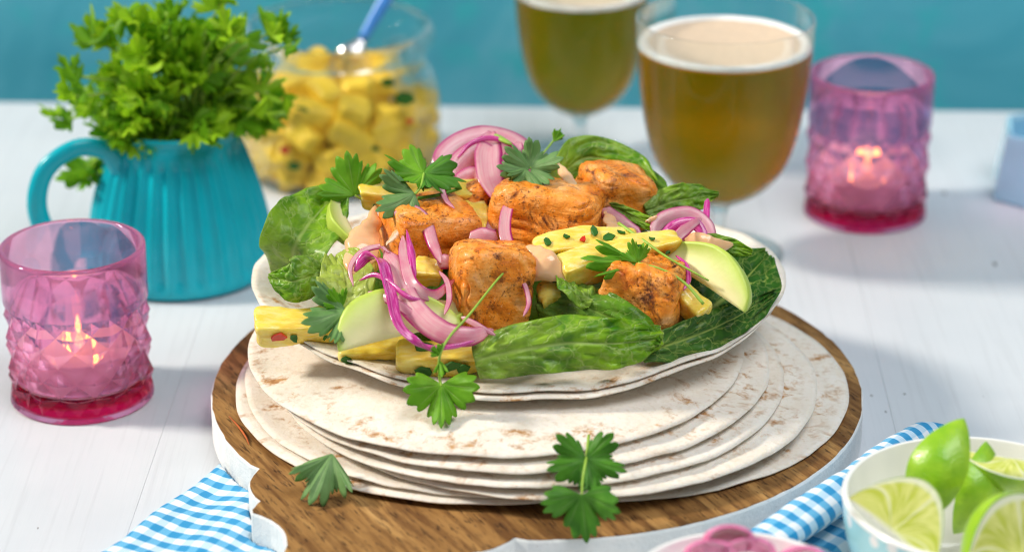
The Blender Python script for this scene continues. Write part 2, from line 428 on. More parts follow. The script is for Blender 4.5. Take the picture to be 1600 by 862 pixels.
def m_gingham():
    m = Mt('blue_gingham_cotton'); u, v = m.uv(); c = m.co('Object')
    w = m.rng(m.noise(c, .6, 2), .3, .7, -.06, .06)
    def band(x, pitch):
        f = m.math('FRACT', m.math('ADD', m.math('DIVIDE', x, pitch), m.math('ADD', w, 20)))
        return m.math('MULTIPLY', m.rng(f, .0, .05), m.rng(f, .55, .50))
    a = band(u, 1.05); b = band(v, 1.05)
    wv = m.math('MULTIPLY', m.math('ADD', m.math('SINE', m.math('MULTIPLY', u, 75.0)), m.math('SINE', m.math('MULTIPLY', v, 75.0))), .25)
    wx = m.math('ADD', .5, wv)
    k = m.math('ADD', m.math('MULTIPLY', a, .66), m.math('MULTIPLY', b, .32))
    k = m.math('ADD', k, m.math('MULTIPLY', m.math('SUBTRACT', wx, .5), .22))
    col = m.ramp(k, [(.0, (.80, .82, .86)), (.22, (.60, .74, .85)), (.7, (.07, .40, .68)), (.95, (.018, .27, .55))])
    m.set(Base_Color=col, Roughness=.85, Specular_IOR_Level=.15, Sheen_Weight=.2); m.bump(wx, .35, .03); return m.m
def m_emit(name, col, st):
    m = Mt(name); m.t.nodes.remove(m.b); e = m.n('ShaderNodeEmission', {'Color': col, 'Strength': st}); m.t.links.new(e.outputs[0], m.out.inputs[0]); return m.m
def m_lime_flesh():
    m = Mt('lime_flesh'); u, v = m.uv(); c = m.co('Object')
    ang = m.math('ARCTAN2', v, m.math('SUBTRACT', m.math('MULTIPLY', u, 1.8), .9))       # juice sacs radiate from the middle of the inner edge
    n = m.noise(m.n('ShaderNodeCombineXYZ', {0: m.math('MULTIPLY', ang, 9.0), 1: m.math('MULTIPLY', v, 2.2), 2: 0.0}).outputs[0], 1, 3, .5, .8)
    seg = m.math('ABSOLUTE', m.math('SUBTRACT', m.math('FRACT', m.math('MULTIPLY', ang, 1.1)), .5))
    col = m.mix(m.rng(n, .38, .66), (.58, .64, .08), (.84, .84, .30))
    col = m.mix(m.rng(seg, .045, .015, 0, .8), col, (.90, .90, .62))
    col = m.mix(m.rng(v, .10, .03), col, (.90, .90, .66))
    col = m.mix(m.rng(v, .84, .90), col, (.88, .90, .64)); col = m.mix(m.rng(v, .955, .985), col, (.30, .50, .03))
    m.set(Base_Color=col, Roughness=.18, Specular_IOR_Level=.5, Coat_Weight=.5, Coat_Roughness=.06); m.bump(n, .6, .08); m.sss(.4, (.9, 1, .3), .5); return m.m
def m_lime_skin():
    m = Mt('lime_skin'); c = m.co('Object'); b = m.noise(c, .7, 3)
    col = m.mix(m.rng(b, .3, .7), (.20, .44, .012), (.40, .62, .03))
    m.set(Base_Color=col, Roughness=.3, Specular_IOR_Level=.5, Coat_Weight=.2); m.bump(m.vor(c, 7, 'F1'), .35, .05); m.sss(.15, (.6, 1, .1), .2); return m.m
def m_bowl_out():
    m = Mt('aqua_glaze_with_dots'); c = m.co('Object'); v = m.n('ShaderNodeTexVoronoi', {'Vector': c, 'Scale': .62, 'Randomness': .25}).outputs['Distance']
    col = m.mix(m.rng(v, .36, .33), (.36, .68, .74), (.85, .85, .83)); m.set(Base_Color=col, Roughness=.15, Coat_Weight=.4); return m.m

TABLE = m_table(); WALL = m_wall(); WOOD = m_wood(); PEDGE = m_paintedge(); SALMON = m_salmon(); PINE = m_pine(); AVO = m_avo()
ONION = m_onion(); ONSKIN = m_onionskin(); GING = m_gingham(); LFLESH = m_lime_flesh(); LSKIN = m_lime_skin(); AQUA = m_bowl_out()
LT_DARK = m_leaf('lettuce_dark', (.035, .14, .006), (.15, .38, .012), (.36, .52, .10), 0.25, 6, 1.3, vstr=.55)
LT_MID = m_leaf('lettuce_mid', (.07, .25, .008), (.36, .62, .022), (.60, .74, .22), .3, 4, 1.0, vstr=.6)
LT_VEIN = m_leaf('lettuce_veined', (.025, .12, .012), (.06, .21, .02), (.46, .58, .12), .1, 5, 1.4, .36, .9)
LT_PALE = m_leaf('lettuce_pale', (.42, .56, .06), (.58, .68, .13), (.70, .76, .32), .5, 5, .8, vstr=.4)
CORI = m_herb('coriander_green', (.06, .22, .02), (.13, .36, .035), (.30, .48, .14))
CORI_B = m_herb('coriander_bright', (.12, .36, .015), (.24, .52, .03), (.42, .6, .15))
CORI_G = m_herb('coriander_underside', (.15, .32, .09), (.26, .44, .17), (.46, .60, .32))
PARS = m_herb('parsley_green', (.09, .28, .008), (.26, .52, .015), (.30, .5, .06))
PARS_B = m_herb('parsley_bright', (.30, .56, .012), (.48, .72, .03), (.45, .6, .08))  # lighter yellow-green leaf colour, dealt out at random among the leaves
STEM = m_plain('herb_stem', (.30, .48, .06), .4, .4, .15)
HERBBIT = m_plain('herb_fleck', (.03, .13, .012), .5, .3, .3)
CHILI = m_plain('red_chilli', (.62, .03, .01), .2, .6, .15, coat=.3)
SAUCE = m_plain('chilli_mayonnaise', (.86, .50, .26), .16, .55, .05, .8, .08, .35, (.35, (1, .55, .25), .5))
TEAL = m_plain('teal_glaze', (.004, .40, .49), .22, .3, .10, .25, .03, .1)
WHITEG = m_plain('white_glaze', (.82, .82, .80), .15, .5, .03, .3, 0, .4)
WAX = m_plain('candle_wax', (.92, .85, .76), .45, .3, .04, 1, .05, 0, (.3, (1, .7, .5), .6))
WICK = m_plain('charred_wick', (.02, .018, .015), .9, .1)
FLAME = m_emit('flame', (1.0, .42, .07), 20)
def m_pink(name, tint, share):
    m = Mt(name); t = m.t; t.nodes.remove(m.b)
    tr = m.n('ShaderNodeBsdfTransparent', {'Color': tint}); gl = m.n('ShaderNodeBsdfGlass', {'Color': tint, 'Roughness': 0.0, 'IOR': 1.42})
    a = m.n('ShaderNodeMixShader', {0: share}); t.links.new(tr.outputs[0], a.inputs[1]); t.links.new(gl.outputs[0], a.inputs[2])
    t.links.new(a.outputs[0], m.out.inputs[0])
    return m.m
PINK = m_pink('pink_glass', (1.0, .74, .87), .78)
PINK_DEEP = m_pink('deep_pink_glass', (1.0, .17, .48), .5)
CLEAR = m_glass('clear_glass', .45, (.985, .995, .99), 1.47)
THIN = m_glass('thin_clear_glass', .5, (.99, 1, .995), 1.24)
BEER = m_glass('lager', .14, (1, 1, 1), 1.30, ((.995, .835, .0), 60.0), haze=((1.0, .52, .01), .26))
JUICE = m_glass('pineapple_juice', .35, (1, 1, 1), 1.34, ((.95, .70, .05), 30.0))
FOAM = m_plain('beer_foam', (.66, .50, .36), .7, .3, .08, 3, .3, 0, (.5, (1, .9, .7), .3), 8)
FOAMW = m_plain('white_beer_foam', (.88, .86, .83), .7, .3, .04, 3, .3, 0, (.5, (1, .9, .8), .3), 8)
BLUEPL = m_plain('blue_plastic', (.06, .26, .70), .3, .5)
PINE_J = m_plain('pineapple_in_jar', (.84, .56, .05), .35, .3, .2, .5, .3)
THREAD = m_plain('dried_chilli', (.50, .12, .03), .5, .3)
NAIL = m_plain('dulled_nail', (.22, .21, .20), .6, .3)
PALEBL = m_plain('pale_blue_glaze', (.36, .64, .80), .22, .5, .1, .3, 0, .3)
METAL = Mt('spoon_steel').set(Base_Color=(.7, .7, .7), Metallic=1.0, Roughness=.25).m

# ================================================================== the setting
tbl = thing('table', 'white painted plank table top under everything', 'table', (0, 0, 0)); tag(tbl, kind='structure')
JX = [-57, -44, -31, -18.2, -5.6, 7.2, 20, 32.8, 45.6, 58.4]
ca, sa = math.cos(R(-1.6)), math.sin(R(-1.6))
def plank_geo(x0, x1, y0, y1, z0, z1, bev=.008):
    V = []; F = []
    for z, i in ((z0, 0), (z1 - bev, 0), (z1, bev)):
        for x, y in ((x0 + i, y0 + i), (x1 - i, y0 + i), (x1 - i, y1 - i), (x0 + i, y1 - i)):
            V.append((x * ca - y * sa, x * sa + y * ca, z))
    for a in (0, 4):
        for k in range(4): F.append((a + k, a + (k + 1) % 4, a + 4 + (k + 1) % 4, a + 4 + k))
    F.append((8, 9, 10, 11)); F.append((3, 2, 1, 0))
    return V, F
for a, b in zip(JX[:-1], JX[1:]):
    mk('plank', plank_geo(a + .006, b - .006, -62, 50.85, -2.4, 0), TABLE, tbl, smooth=False)
for x, y in ((21.1, 4.2), (19.3, 4.0), (-6.7, 26), (8.2, 30), (33.6, 12), (31.9, 12.1)):
    mk('nail_head', capped(lathe([(.085, .0), (.075, .012)], 10, (x, y, 0)), 10, False), NAIL if (x > 0 and y < 5) else PEDGE, tbl)
bd = mk('backdrop_wall', plank_geo(-75, 75, 60, 62, -60, 60), WALL, smooth=False); tag(bd, kind='structure')

# ================================================================== round board
BC = Vector((1.3, 1.0, 0)); BR = 17.0; BZ0, BZ = .15, 2.2
E = Vector((-.4885, -.8726, 0)); ES = Vector((E.y, -E.x, 0))       # handle axis and its left-hand side
half = [(15.17, 7.16), (15.55, 7.12), (15.95, 7.03), (16.52, 6.82), (17.0, 6.5), (17.41, 6.11), (17.75, 5.7), (17.95, 5.21), (18.2, 5.24), (18.51, 5.16), (18.85, 5.08), (19.08, 4.85), (19.14, 4.33),
        (19.25, 3.7), (19.53, 3.12), (19.8, 2.7), (20.14, 2.32), (20.5, 2.0), (20.87, 1.72), (21.5, 1.45), (23, 1.35), (25, 1.55), (27, 1.9), (28.4, 1.8), (29.3, 1.2), (29.7, .4)]
a0 = math.atan2(7.16, 15.17)
loc = [(math.cos(a) * 16.95, math.sin(a) * 16.95) for a in np.linspace(a0, 2 * math.pi - a0, 150)][1:-1]
loc = [(x, y) for x, y in half[::-1]] + loc + [(x, -y) for x, y in half]
OUT = [BC + E * x - ES * y for x, y in loc]
if sum(a.x * b.y - b.x * a.y for a, b in zip(OUT, OUT[1:] + OUT[:1])) < 0: OUT.reverse()
def inside_board(p, grow=0.0):
    if (Vector((p[0], p[1], 0)) - BC).length < BR + grow: return True
    c = False; n = len(OUT)
    for i in range(n):
        a, b = OUT[i], OUT[i - 1]
        if (a.y > p[1]) != (b.y > p[1]) and p[0] < (b.x - a.x) * (p[1] - a.y) / (b.y - a.y) + a.x: c = not c
    return c
def slab(out, levels):
    n = len(out); V = []; F = []
    for z, inset, jit in levels:
        for i in range(n):
            a, b, c = out[i - 1], out[i], out[(i + 1) % n]
            t = (c - a).normalized(); nr = Vector((t.y, -t.x, 0))
            d = -inset + (jit * nz((i * 1.7, z, 0), .9, 3) if jit else 0)
            p = b + nr * d; V.append((p.x, p.y, z + (jit * .35 * nz((i * 1.3, 0, 0), 1.1, 8) if jit else 0)))
    for k in range(len(levels) - 1):
        for i in range(n): F.append((k * n + i, k * n + (i + 1) % n, (k + 1) * n + (i + 1) % n, (k + 1) * n + i))
    F.append(tuple(range((len(levels) - 1) * n, len(levels) * n))); F.append(tuple(reversed(range(n))))
    return V, F
brd = thing('serving_board', 'round dark wooden serving board with white painted rim and shaped handle', 'board', (BC.x, BC.y, BZ0))
mk('painted_rim', slab(OUT, [(BZ0, .10, 0), (BZ0 + .12, 0, 0), (BZ - .16, 0, .03), (BZ - .04, .05, .04)]), PEDGE, brd, smooth=False)
mk('wooden_top', slab(OUT, [(BZ - .10, .10, .05), (BZ - .01, .08, .07), (BZ, .13, .07)]), WOOD, brd, smooth=False)

# ================================================================== tortillas
def wave(x, y): return .10 * mnoise.noise(Vector((x * .11, y * .11, 1.3))) + .05 * mnoise.noise(Vector((x * .3, y * .3, 5.1)))
def tortilla(c, r, z, seed, th=.16, shape=None, droop=.1):
    nr, ns = 40, 150; V = []; F = []; UV = []
    def top(i, j):
        a = 2 * math.pi * j / ns; q = i / nr
        rr = r * (1 + .012 * mnoise.noise(Vector((math.cos(a) * 1.3, math.sin(a) * 1.3, seed))) + .005 * mnoise.noise(Vector((math.cos(a) * 6, math.sin(a) * 6, seed * 2.3))))
        if shape: x, y, zz = shape(q * rr / r, a)
        else:
            x, y = c[0] + rr * q * math.cos(a), c[1] + rr * q * math.sin(a)
            zz = z + wave(x, y) + q ** 7 * (.11 * mnoise.noise(Vector((math.cos(a) * 3.2, math.sin(a) * 3.2, seed * 1.7))) + .05 * mnoise.noise(Vector((math.cos(a) * 9, math.sin(a) * 9, seed))))
            dd = max(0, min(1, (q - .72) / .28)); zz -= droop * dd * dd * (3 - 2 * dd)
        zz += .03 * mnoise.noise(Vector((x * 1.1, y * 1.1, seed)))
        e = max(0.0, (q - .965) / .035); return x, y, zz, th * .5 * (1 - .55 * e ** 2)
    for s in (1, -1):
        for i in range(nr + 1):
            for j in range(ns):
                x, y, zz, h = top(i, j); V.append((x, y, zz + s * h)); UV.append((.5 + .5 * i / nr * math.cos(2 * math.pi * j / ns), .5 + .5 * i / nr * math.sin(2 * math.pi * j / ns)))
    o = (nr + 1) * ns
    for i in range(nr):
        for j in range(ns):
            a, b = i * ns + j, i * ns + (j + 1) % ns
            F.append((a, a + ns, b + ns, b)); F.append((o + a, o + b, o + b + ns, o + a + ns))
    for j in range(ns):
        a, b = nr * ns + j, nr * ns + (j + 1) % ns; F.append((a, o + a, o + b, b))
    return V, F, UV
FLAT = [((4.25, .7), 13.25, 2.40, 'lowest flat tortilla, sticking out furthest to the right on the board'),
        ((-.9, .1), 13.4, 2.72, 'flat tortilla near the bottom of the stack, sticking out furthest left'),
        ((-.5, .3), 13.3, 3.06, 'flat tortilla low in the stack, nearly level with the left edge'),
        ((2.3, -.6), 13.4, 3.50, 'flat tortilla in mid stack, second furthest to the right'),
        ((1.0, -.6), 13.05, 4.00, 'flat tortilla in mid stack, third from the top'),
        ((.3, -.2), 12.95, 4.52, 'flat tortilla second from the top of the flat stack'),
        ((-.8, .3), 12.75, 5.05, 'topmost flat tortilla of the stack, with toasted ring at the front')]
for k, (c, r, z, lab) in enumerate(FLAT):
    tag(mk('tortilla', tortilla(c, r, z, k * 3.1 + 1, droop=.06 if k == 0 else max(.05, z - FLAT[k - 1][2] - .19)), m_tortilla('tortilla_%d' % k, k * 1.37 + .4, 0)), lab, 'tortilla', 'tortillas stacked on the board')
def cup(dz, gx, gy, cy0):
    def f(q, a):
        c_, s_ = math.cos(a), math.sin(a)
        rise = .60 + 1.2 * abs(c_) ** 1.6 + (.9 * max(0, s_))
        wv = .22 * mnoise.noise(Vector((c_ * 2.6, s_ * 2.6, 3.3))) * q ** 4 + .16 * mnoise.noise(Vector((c_ * 6, s_ * 6, 8.3))) * q ** 6
        ry = gy * (1.0 if s_ < 0 else .9)
        return .35 + gx * q * c_, cy0 + ry * q * s_, 5.45 + dz + rise * q ** 2.6 * 1.0 + wv
    return f
tag(mk('tortilla', tortilla((0, 0), 1, 0, 31, .15, cup(-.22, 13.6, 12.0, 3.3)), m_tortilla('tortilla_cup_b', 6.1, 0)), 'curved tortilla directly under the filled one', 'tortilla', 'tortillas stacked on the board')
tag(mk('tortilla', tortilla((0, 0), 1, 0, 41, .17, cup(0, 13.95, 11.75, 3.5)), m_tortilla('tortilla_cup_a', 9.2, 0)), 'cupped tortilla on top holding the salmon filling', 'tortilla', 'tortillas stacked on the board')

# ================================================================== filling: lettuce
PX = 1 / 31.0                                                      # one photograph pixel in cm at the heap
def leaf_geo(mid, widths, sdir, cup=.25, ruffle=.25, freq=9.0, nu=46, nv=25, seed=0.0, left=1.0, right=1.0, curl=0.0, rib=.12, veins=4):
    P = crom(mid, nu); W = interp(widths, nu); S0 = Vector(sdir)
    def f(u, v):
        i = int(round(u * (nu - 1))); p = P[i]; T = (P[min(i + 1, nu - 1)] - P[max(i - 1, 0)]).normalized()
        S = (S0 - T * S0.dot(T)).normalized(); N = T.cross(S)
        if N.dot(CN) < 0: N = -N
        s = v * 2 - 1; w = W[i] * (right if s > 0 else left)
        w *= 1 + .05 * mnoise.noise(Vector((u * 9, s, seed + 4))) * abs(s)
        rf = 1.5 * ruffle * abs(s) ** 2.6 * (math.sin(u * freq + seed * 3 + (1.5 if s > 0 else 0)) + .5 * math.sin(u * freq * 2.3 + seed))
        bl = .13 * mnoise.noise(Vector((u * 7 + seed, s * 4, seed))) + .09 * mnoise.noise(Vector((u * 15 + seed, s * 9, seed)))
        ang = curl * abs(s)
        ph = (u - .32 * abs(s) + .05 * mnoise.noise(Vector((u * 5, s * 3, seed)))) * veins + 10; bl += rib * math.sin(math.pi * (ph % 1.0)) ** .7 * min(1, abs(s) * 3)
        return p + S * (s * w * math.cos(ang)) + N * (cup * w * s * s + w * abs(s) * math.sin(ang) + rf + bl)
    return grid(f, nu, nv)
def lettuce(label, mid, widths, sdir, mat, **k):
    return tag(mk('lettuce_leaf', leaf_geo(mid, widths, sdir, **k), mat, solid=.05), label, 'lettuce leaf', 'lettuce leaves in the filled tortilla')
RND = [.15, .62, .9, 1, .97, .8, .5, .08]
def wd(mx, prof=RND): return [mx * p for p in prof]
# a bed of crumpled lettuce beneath everything, so that the heap is filled
def bed(u, v):
    a = u * 2 * math.pi; q = v
    x = .6 + 10.6 * q * math.cos(a); y = 3.2 + 8.6 * q * math.sin(a)
    base = 6.1 + .9 * q ** 3
    hp = min(PZ0 + PK * (y - PY0), 11.6 - max(0, y - 5) * .55) - 1.6
    h = base + max(0, hp - base) * (1 - q ** 3.0)
    h += .55 * mnoise.noise(Vector((x * .55, y * .55, 2))) * (1 - q ** 6) + .25 * mnoise.noise(Vector((x * 1.6, y * 1.6, 7)))
    return Vector((x, y, h))
tag(mk('lettuce_bed', grid(bed, 90, 36), LT_DARK, solid=.05), 'crumpled green lettuce lining underneath the salmon and avocado filling', 'lettuce', kind='stuff')

lettuce('rounded dark green lettuce leaf standing at the left rim of the filled tortilla',
        [onz(455, 428, 7.4), spot(462, 385, .2), spot(488, 345, .4), spot(530, 300, .2)], [1.0, 1.5, 1.75, 1.85, 1.75, 1.4, .5], scr(1, -.45, .1), LT_MID, cup=.28, ruffle=.12, seed=1.2)
lettuce('small cupped green lettuce leaf at the left, below the dark rounded one',
        [spot(512, 425, .5), spot(485, 432, .9), spot(455, 440, 1.0), spot(424, 430, .7)], wd(1.15), scr(.1, 1), LT_MID, cup=-.25, ruffle=.06, seed=2.1)
lettuce('pale yellow green lettuce leaf beside the avocado wedge at the left',
        [spot(560, 480, .4), spot(548, 455, .9), spot(540, 425, 1.0), spot(525, 402, .6)], [.9, 1.35, 1.5, 1.4, 1.0, .5], scr(1, .15), LT_PALE, cup=.35, ruffle=.18, seed=3.7)
lettuce('long bright green lettuce leaf curling over the front edge of the filled tortilla',
        [spot(742, 562, .9), spot(800, 548, 1.5), spot(880, 535, 1.75), spot(960, 535, 1.5), spot(1034, 528, .9)], [.9, 1.2, 1.3, 1.38, 1.32, 1.15, .6], scr(.15, 1), LT_MID, cup=-.42, ruffle=.24, freq=17, seed=4.3, nu=80, nv=33, rib=.2)
lettuce('dark green lettuce leaf folded behind the front leaf, under the sauce dollop',
        [spot(838, 470, .3), spot(880, 470, .9), spot(940, 490, 1.4), spot(990, 515, 1.3), spot(1030, 535, 1.0)], [.7, 1.05, 1.15, 1.1, .9, .2], scr(.45, 1), LT_DARK, cup=-.3, ruffle=.14, freq=12, seed=5.9)
lettuce('small grey green leaf tip poking up right below the sauce dollop',
        [spot(925, 470, 1.5), spot(900, 455, 1.9), spot(880, 440, 2.0), spot(868, 424, 1.7)], [.5, .75, .78, .65, .4, .1], scr(1, -.5), LT_MID, cup=-.25, ruffle=.06, seed=6.6)
lettuce('large dark green lettuce leaf with clear pale veins at the right rim',
        [onz(1020, 545, 7.0), onz(1085, 500, 7.4), onz(1145, 455, 8.0), onz(1200, 398, 8.7)], [.9, 1.6, 2.0, 2.2, 2.2, 1.8, .4], scr(.68, -.72, .25), LT_VEIN, cup=.16, ruffle=.10, freq=10, seed=7.7, left=.85, right=.98)
lettuce('dark green lettuce leaf lying low along the right front rim',
        [onz(1000, 550, 7.3), onz(1070, 530, 7.4), onz(1150, 495, 7.7), onz(1210, 455, 8.1)], [.5, .85, .95, .9, .65, .15], scr(-.3, 1, .2), LT_VEIN, cup=.1, ruffle=.1, freq=11, seed=8.8)
lettuce('green lettuce leaf with pale base standing at the back behind the onion',
        [spot(868, 290, -.8), spot(888, 262, -.6), spot(925, 245, -.5), spot(985, 262, -.8), spot(1030, 295, -1.0)], [.7, 1.1, 1.2, 1.15, .9, .3], scr(.3, 1), LT_MID, cup=-.3, ruffle=.12, seed=9.4)
lettuce('darker lettuce leaf edge behind the rearmost salmon chunk',
        [spot(950, 262, -1.0), spot(1000, 275, -.9), spot(1028, 310, -1.0), spot(1035, 335, -1.0)], [.5, .8, .85, .7, .3], scr(.8, .6), LT_DARK, cup=-.25, ruffle=.1, seed=10.4)
lettuce('green lettuce leaf tip at the back right below the beer glass',
        [spot(1010, 330, -.6), spot(1050, 315, -.3), spot(1090, 308, -.3), spot(1124, 303, -.5)], [.5, .8, .85, .6, .1], scr(.1, 1), LT_MID, cup=-.25, ruffle=.12, seed=11.1)
lettuce('narrow folded green leaf edge between the salmon and the right onion heap',
        [spot(938, 318, .1), spot(975, 332, .3), spot(1010, 348, .3), spot(1050, 362, .1)], [.1, .32, .38, .35, .15], scr(.4, 1), LT_MID, cup=-.2, ruffle=.04, seed=12.3)
lettuce('lettuce leaf smeared with sauce beside the veined leaf at the right',
        [spot(1065, 385, .2), spot(1095, 382, .4), spot(1135, 386, .4), spot(1175, 395, .2)], [.3, .55, .6, .5, .15], scr(.1, 1), LT_MID, cup=-.25, ruffle=.06, seed=13.9)

# ================================================================== filling: salmon
def salmon(label, c, size, rot, seed, power=4.0, flake=.10, taper=.15):
    V, F = rbox(36, power); M = axes(*rot); out = []; fd = Vector((.35, .2, 1)).normalized()
    for p in V:
        q = Vector((p.x * size[0] / 2, p.y * size[1] / 2, p.z * size[2] / 2))
        k = 1 - taper * p.z * .5 + .10 * mnoise.noise(Vector((p.z * 1.2, seed, 0))); q.x *= k; q.y *= k
        d = .22 * nz(q, .42, seed) + .12 * nz(q, 1.1, seed + 1) + .045 * nz(q, 2.6, seed + 2) + .02 * nz(q, 6.0, seed + 3)
        fl = q.dot(fd) * 1.25 + 2.2 * nz(q, .30, seed + 5) + .5 * nz(q, 1.0, seed + 6); fl = abs((fl % 1.0) - .5) * 2
        d -= flake * max(0, 1 - fl * 4.0) * max(0, .5 + 1.6 * nz(q, .5, seed + 8))
        q += p.normalized() * d
        out.append(c + M @ q)
    return tag(mk('salmon_chunk', (out, F), SALMON), label, 'salmon', 'seared salmon chunks in the filling')
salmon('square seared salmon chunk at the left under the three leaf coriander sprig', spot(668, 360, .1), (4.3, 3.5, 3.0), (10, 4, 24), 1.1, 11, .07, .05)
salmon('largest salmon chunk at top centre with a black peppercorn on it', spot(856, 338, -.1), (5.7, 4.1, 3.6), (-6, 5, -14), 2.4, 6, .16)
salmon('rearmost salmon chunk beside the green leaf at the back', spot(962, 304, -.7), (3.8, 3.1, 2.9), (5, 14, 20), 3.9, 6, .12)
salmon('upright spiced salmon chunk at the front centre behind the long green stem', spot(768, 452, .55), (3.8, 3.5, 4.6), (-10, 6, 14), 4.2, 7, .2, -.1)
salmon('flaky salmon chunk at the right front between the two avocado and lettuce pieces', spot(1004, 465, .35), (3.7, 3.4, 4.0), (-4, 10, -18), 5.5, 9, .28, .2)
salmon('small dark salmon piece half hidden under the top onion', spot(752, 322, -.8), (2.6, 2.6, 3.0), (0, 0, 30), 6.3, 3.2, .06)
pc = mk('peppercorn', ([spot(856, 330, 2.15) + Vector(p) * .19 for p in rbox(4, 2.2)[0]], rbox(4, 2.2)[1]), WICK); tag(pc, 'black peppercorn stuck on the largest salmon chunk', 'peppercorn')

# ================================================================== filling: pineapple
def baton(label, a, b, w, h, seed, bits=(), name='pineapple_baton', group='pineapple batons in the filling', roll=0.0):
    a, b = Vector(a), Vector(b); c = (a + b) / 2; X = (b - a).normalized(); L = (b - a).length
    Z = CU * .5 + CN * .5; Z = (Z - X * Z.dot(X)).normalized(); Y = Z.cross(X)
    if roll: q = Matrix.Rotation(R(roll), 3, X); Y = q @ Y; Z = q @ Z
    V, F = rbox(22, 9.0); out = []
    for p in V:
        q = Vector((p.x * L / 2, p.y * w / 2, p.z * h / 2)); t = 1 + .10 * mnoise.noise(Vector((p.x * 1.5, seed, 0)))
        q.y *= t * (1 + .12 * p.x * math.sin(seed)); q.z *= t * (1 + .18 * p.x * math.cos(seed * 2)); q.z += .16 * math.sin(seed * 1.7) * (p.x * p.x - .4); q.y += .18 * math.cos(seed) * (p.x * p.x - .4)
        q += p.normalized() * (.24 * nz(q, .6, seed) + .12 * nz((q.x * .5, q.y * 1.6, q.z * 1.6), 1.3, seed + 2) + .06 * nz(q, 2.5, seed))
        out.append(c + X * q.x + Y * q.y + Z * q.z)
    root = thing('pineapple_baton', label, 'pineapple', c - Vector((0, 0, h / 2)), group)
    mk('flesh', (out, F), PINE, root)
    for (u, side, v, s, red) in bits:                              # chopped herb and chilli stuck to it
        q = c + X * (u * L / 2) + (Z * (h / 2 + .015) + Y * (v * w / 2) if side == 't' else -Y * (w / 2 + .015) + Z * (v * h / 2))
        U = X; N = Z if side == 't' else -Y; B = N.cross(U)
        near = [o_ for o_ in out if ((o_ - q) - N * (o_ - q).dot(N)).length < .22]
        if near: q = q + N * (max((o_ - q).dot(N) for o_ in near) + .01)
        rr = random.uniform(0, 3.1); U, B = U * math.cos(rr) + B * math.sin(rr), B * math.cos(rr) - U * math.sin(rr)
        k = 7; ring = [(math.cos(2 * math.pi * i / k) * (1 + random.uniform(-.3, .3)), math.sin(2 * math.pi * i / k) * (.62 + random.uniform(-.2, .2))) for i in range(k)]
        V2 = [q + (U * x + B * y) * s * PX + N * (.07 * (x * x)) for x, y in ring] + [q + (U * x * .9 + B * y * .9) * s * PX + N * (.05 + .07 * x * x) for x, y in ring]
        F2 = [tuple(range(k, 2 * k))] + [(i, (i + 1) % k, k + (i + 1) % k, k + i) for i in range(k)]
        mk('chilli_fleck' if red else 'herb_fleck', (V2, F2), CHILI if red else HERBBIT, root, smooth=False)
    return root
baton('long yellow pineapple baton at the back left under the coriander sprig', spot(562, 308, .5), spot(752, 304, .3), 1.3, 1.25, 1.0, [(-.45, 'f', .4, 11, 0), (.1, 't', .2, 9, 0), (-.75, 'f', -.2, 5, 0)])
baton('short pineapple piece upright at the right end of the long back baton', spot(742, 322, .0), spot(738, 372, -.2), 1.3, 1.2, 2.0)
baton('pineapple baton with green and red flecks above the sauce dollop', spot(830, 388, 1.7), spot(992, 382, 1.3), 1.5, 1.1, 3.0,
      [(-.72, 't', -.3, 10, 0), (-.35, 't', .1, 6, 0), (-.05, 't', -.2, 8, 1), (.2, 't', .4, 11, 0), (.45, 't', -.1, 12, 0), (-.55, 'f', 0, 10, 0), (.7, 't', .2, 7, 0), (.35, 'f', .2, 9, 0)])
baton('thick pineapple baton slanting above the right front salmon chunk', spot(872, 425, 2.2), spot(1054, 378, 1.6), 1.4, 1.35, 4.0, [(.55, 't', 0, 5, 0), (.75, 'f', .1, 5, 0), (.3, 't', -.5, 5, 0)])
baton('pineapple baton with a red chilli fleck poking out at the left front', onz(398, 512, 7.4), onz(560, 500, 7.6), 1.5, 1.15, 5.0, [(-.55, 'f', .25, 13, 1), (-.25, 'f', .1, 9, 0), (.35, 'f', -.1, 5, 0), (.6, 'f', .1, 12, 0)])
baton('thin yellow pineapple piece under the front avocado wedge', onz(530, 545, 6.9), onz(640, 540, 6.9), 1.3, .6, 5.5, [(-.8, 'f', 0, 11, 0)])
baton('pineapple baton lying at the front rim under the onion strips', onz(622, 556, 7.0), onz(775, 553, 7.0), 1.6, 1.2, 6.0, [(-.45, 'f', -.35, 15, 0), (.05, 'f', .2, 17, 0), (.3, 'f', .0, 14, 0), (-.1, 'f', -.4, 6, 0), (-.5, 't', .1, 16, 0)])
baton('tip of a pineapple piece showing beyond the left lettuce leaf', spot(446, 352, -.9), spot(480, 340, -1.1), 1.2, 1.0, 7.0)
baton('small pineapple piece below the avocado slice at the right', spot(1062, 462, .3), spot(1100, 492, .1), 1.1, 1.2, 8.0)
baton('short pineapple piece under the sauce at the left', spot(548, 402, .0), spot(590, 412, .0), 1.2, 1.1, 9.0)

tag(mk('chilli_slice', tube(crom([spot(902, 452, 1.0), spot(914, 464, 1.3), spot(930, 470, 1.4), spot(944, 470, 1.2)], 16), interp([.08, .2, .24, .2, .06], 16), 12, .6), CHILI), 'red chilli slice under the thick pineapple baton beside the right salmon', 'chilli slice')

baton('small pineapple cube in the gap below the sauce dollop', spot(842, 470, .2), spot(878, 462, .3), 1.2, 1.2, 10.0)
baton('small pineapple cube tucked behind the curled onion loop', spot(648, 425, .4), spot(690, 428, .3), 1.3, 1.2, 11.0)

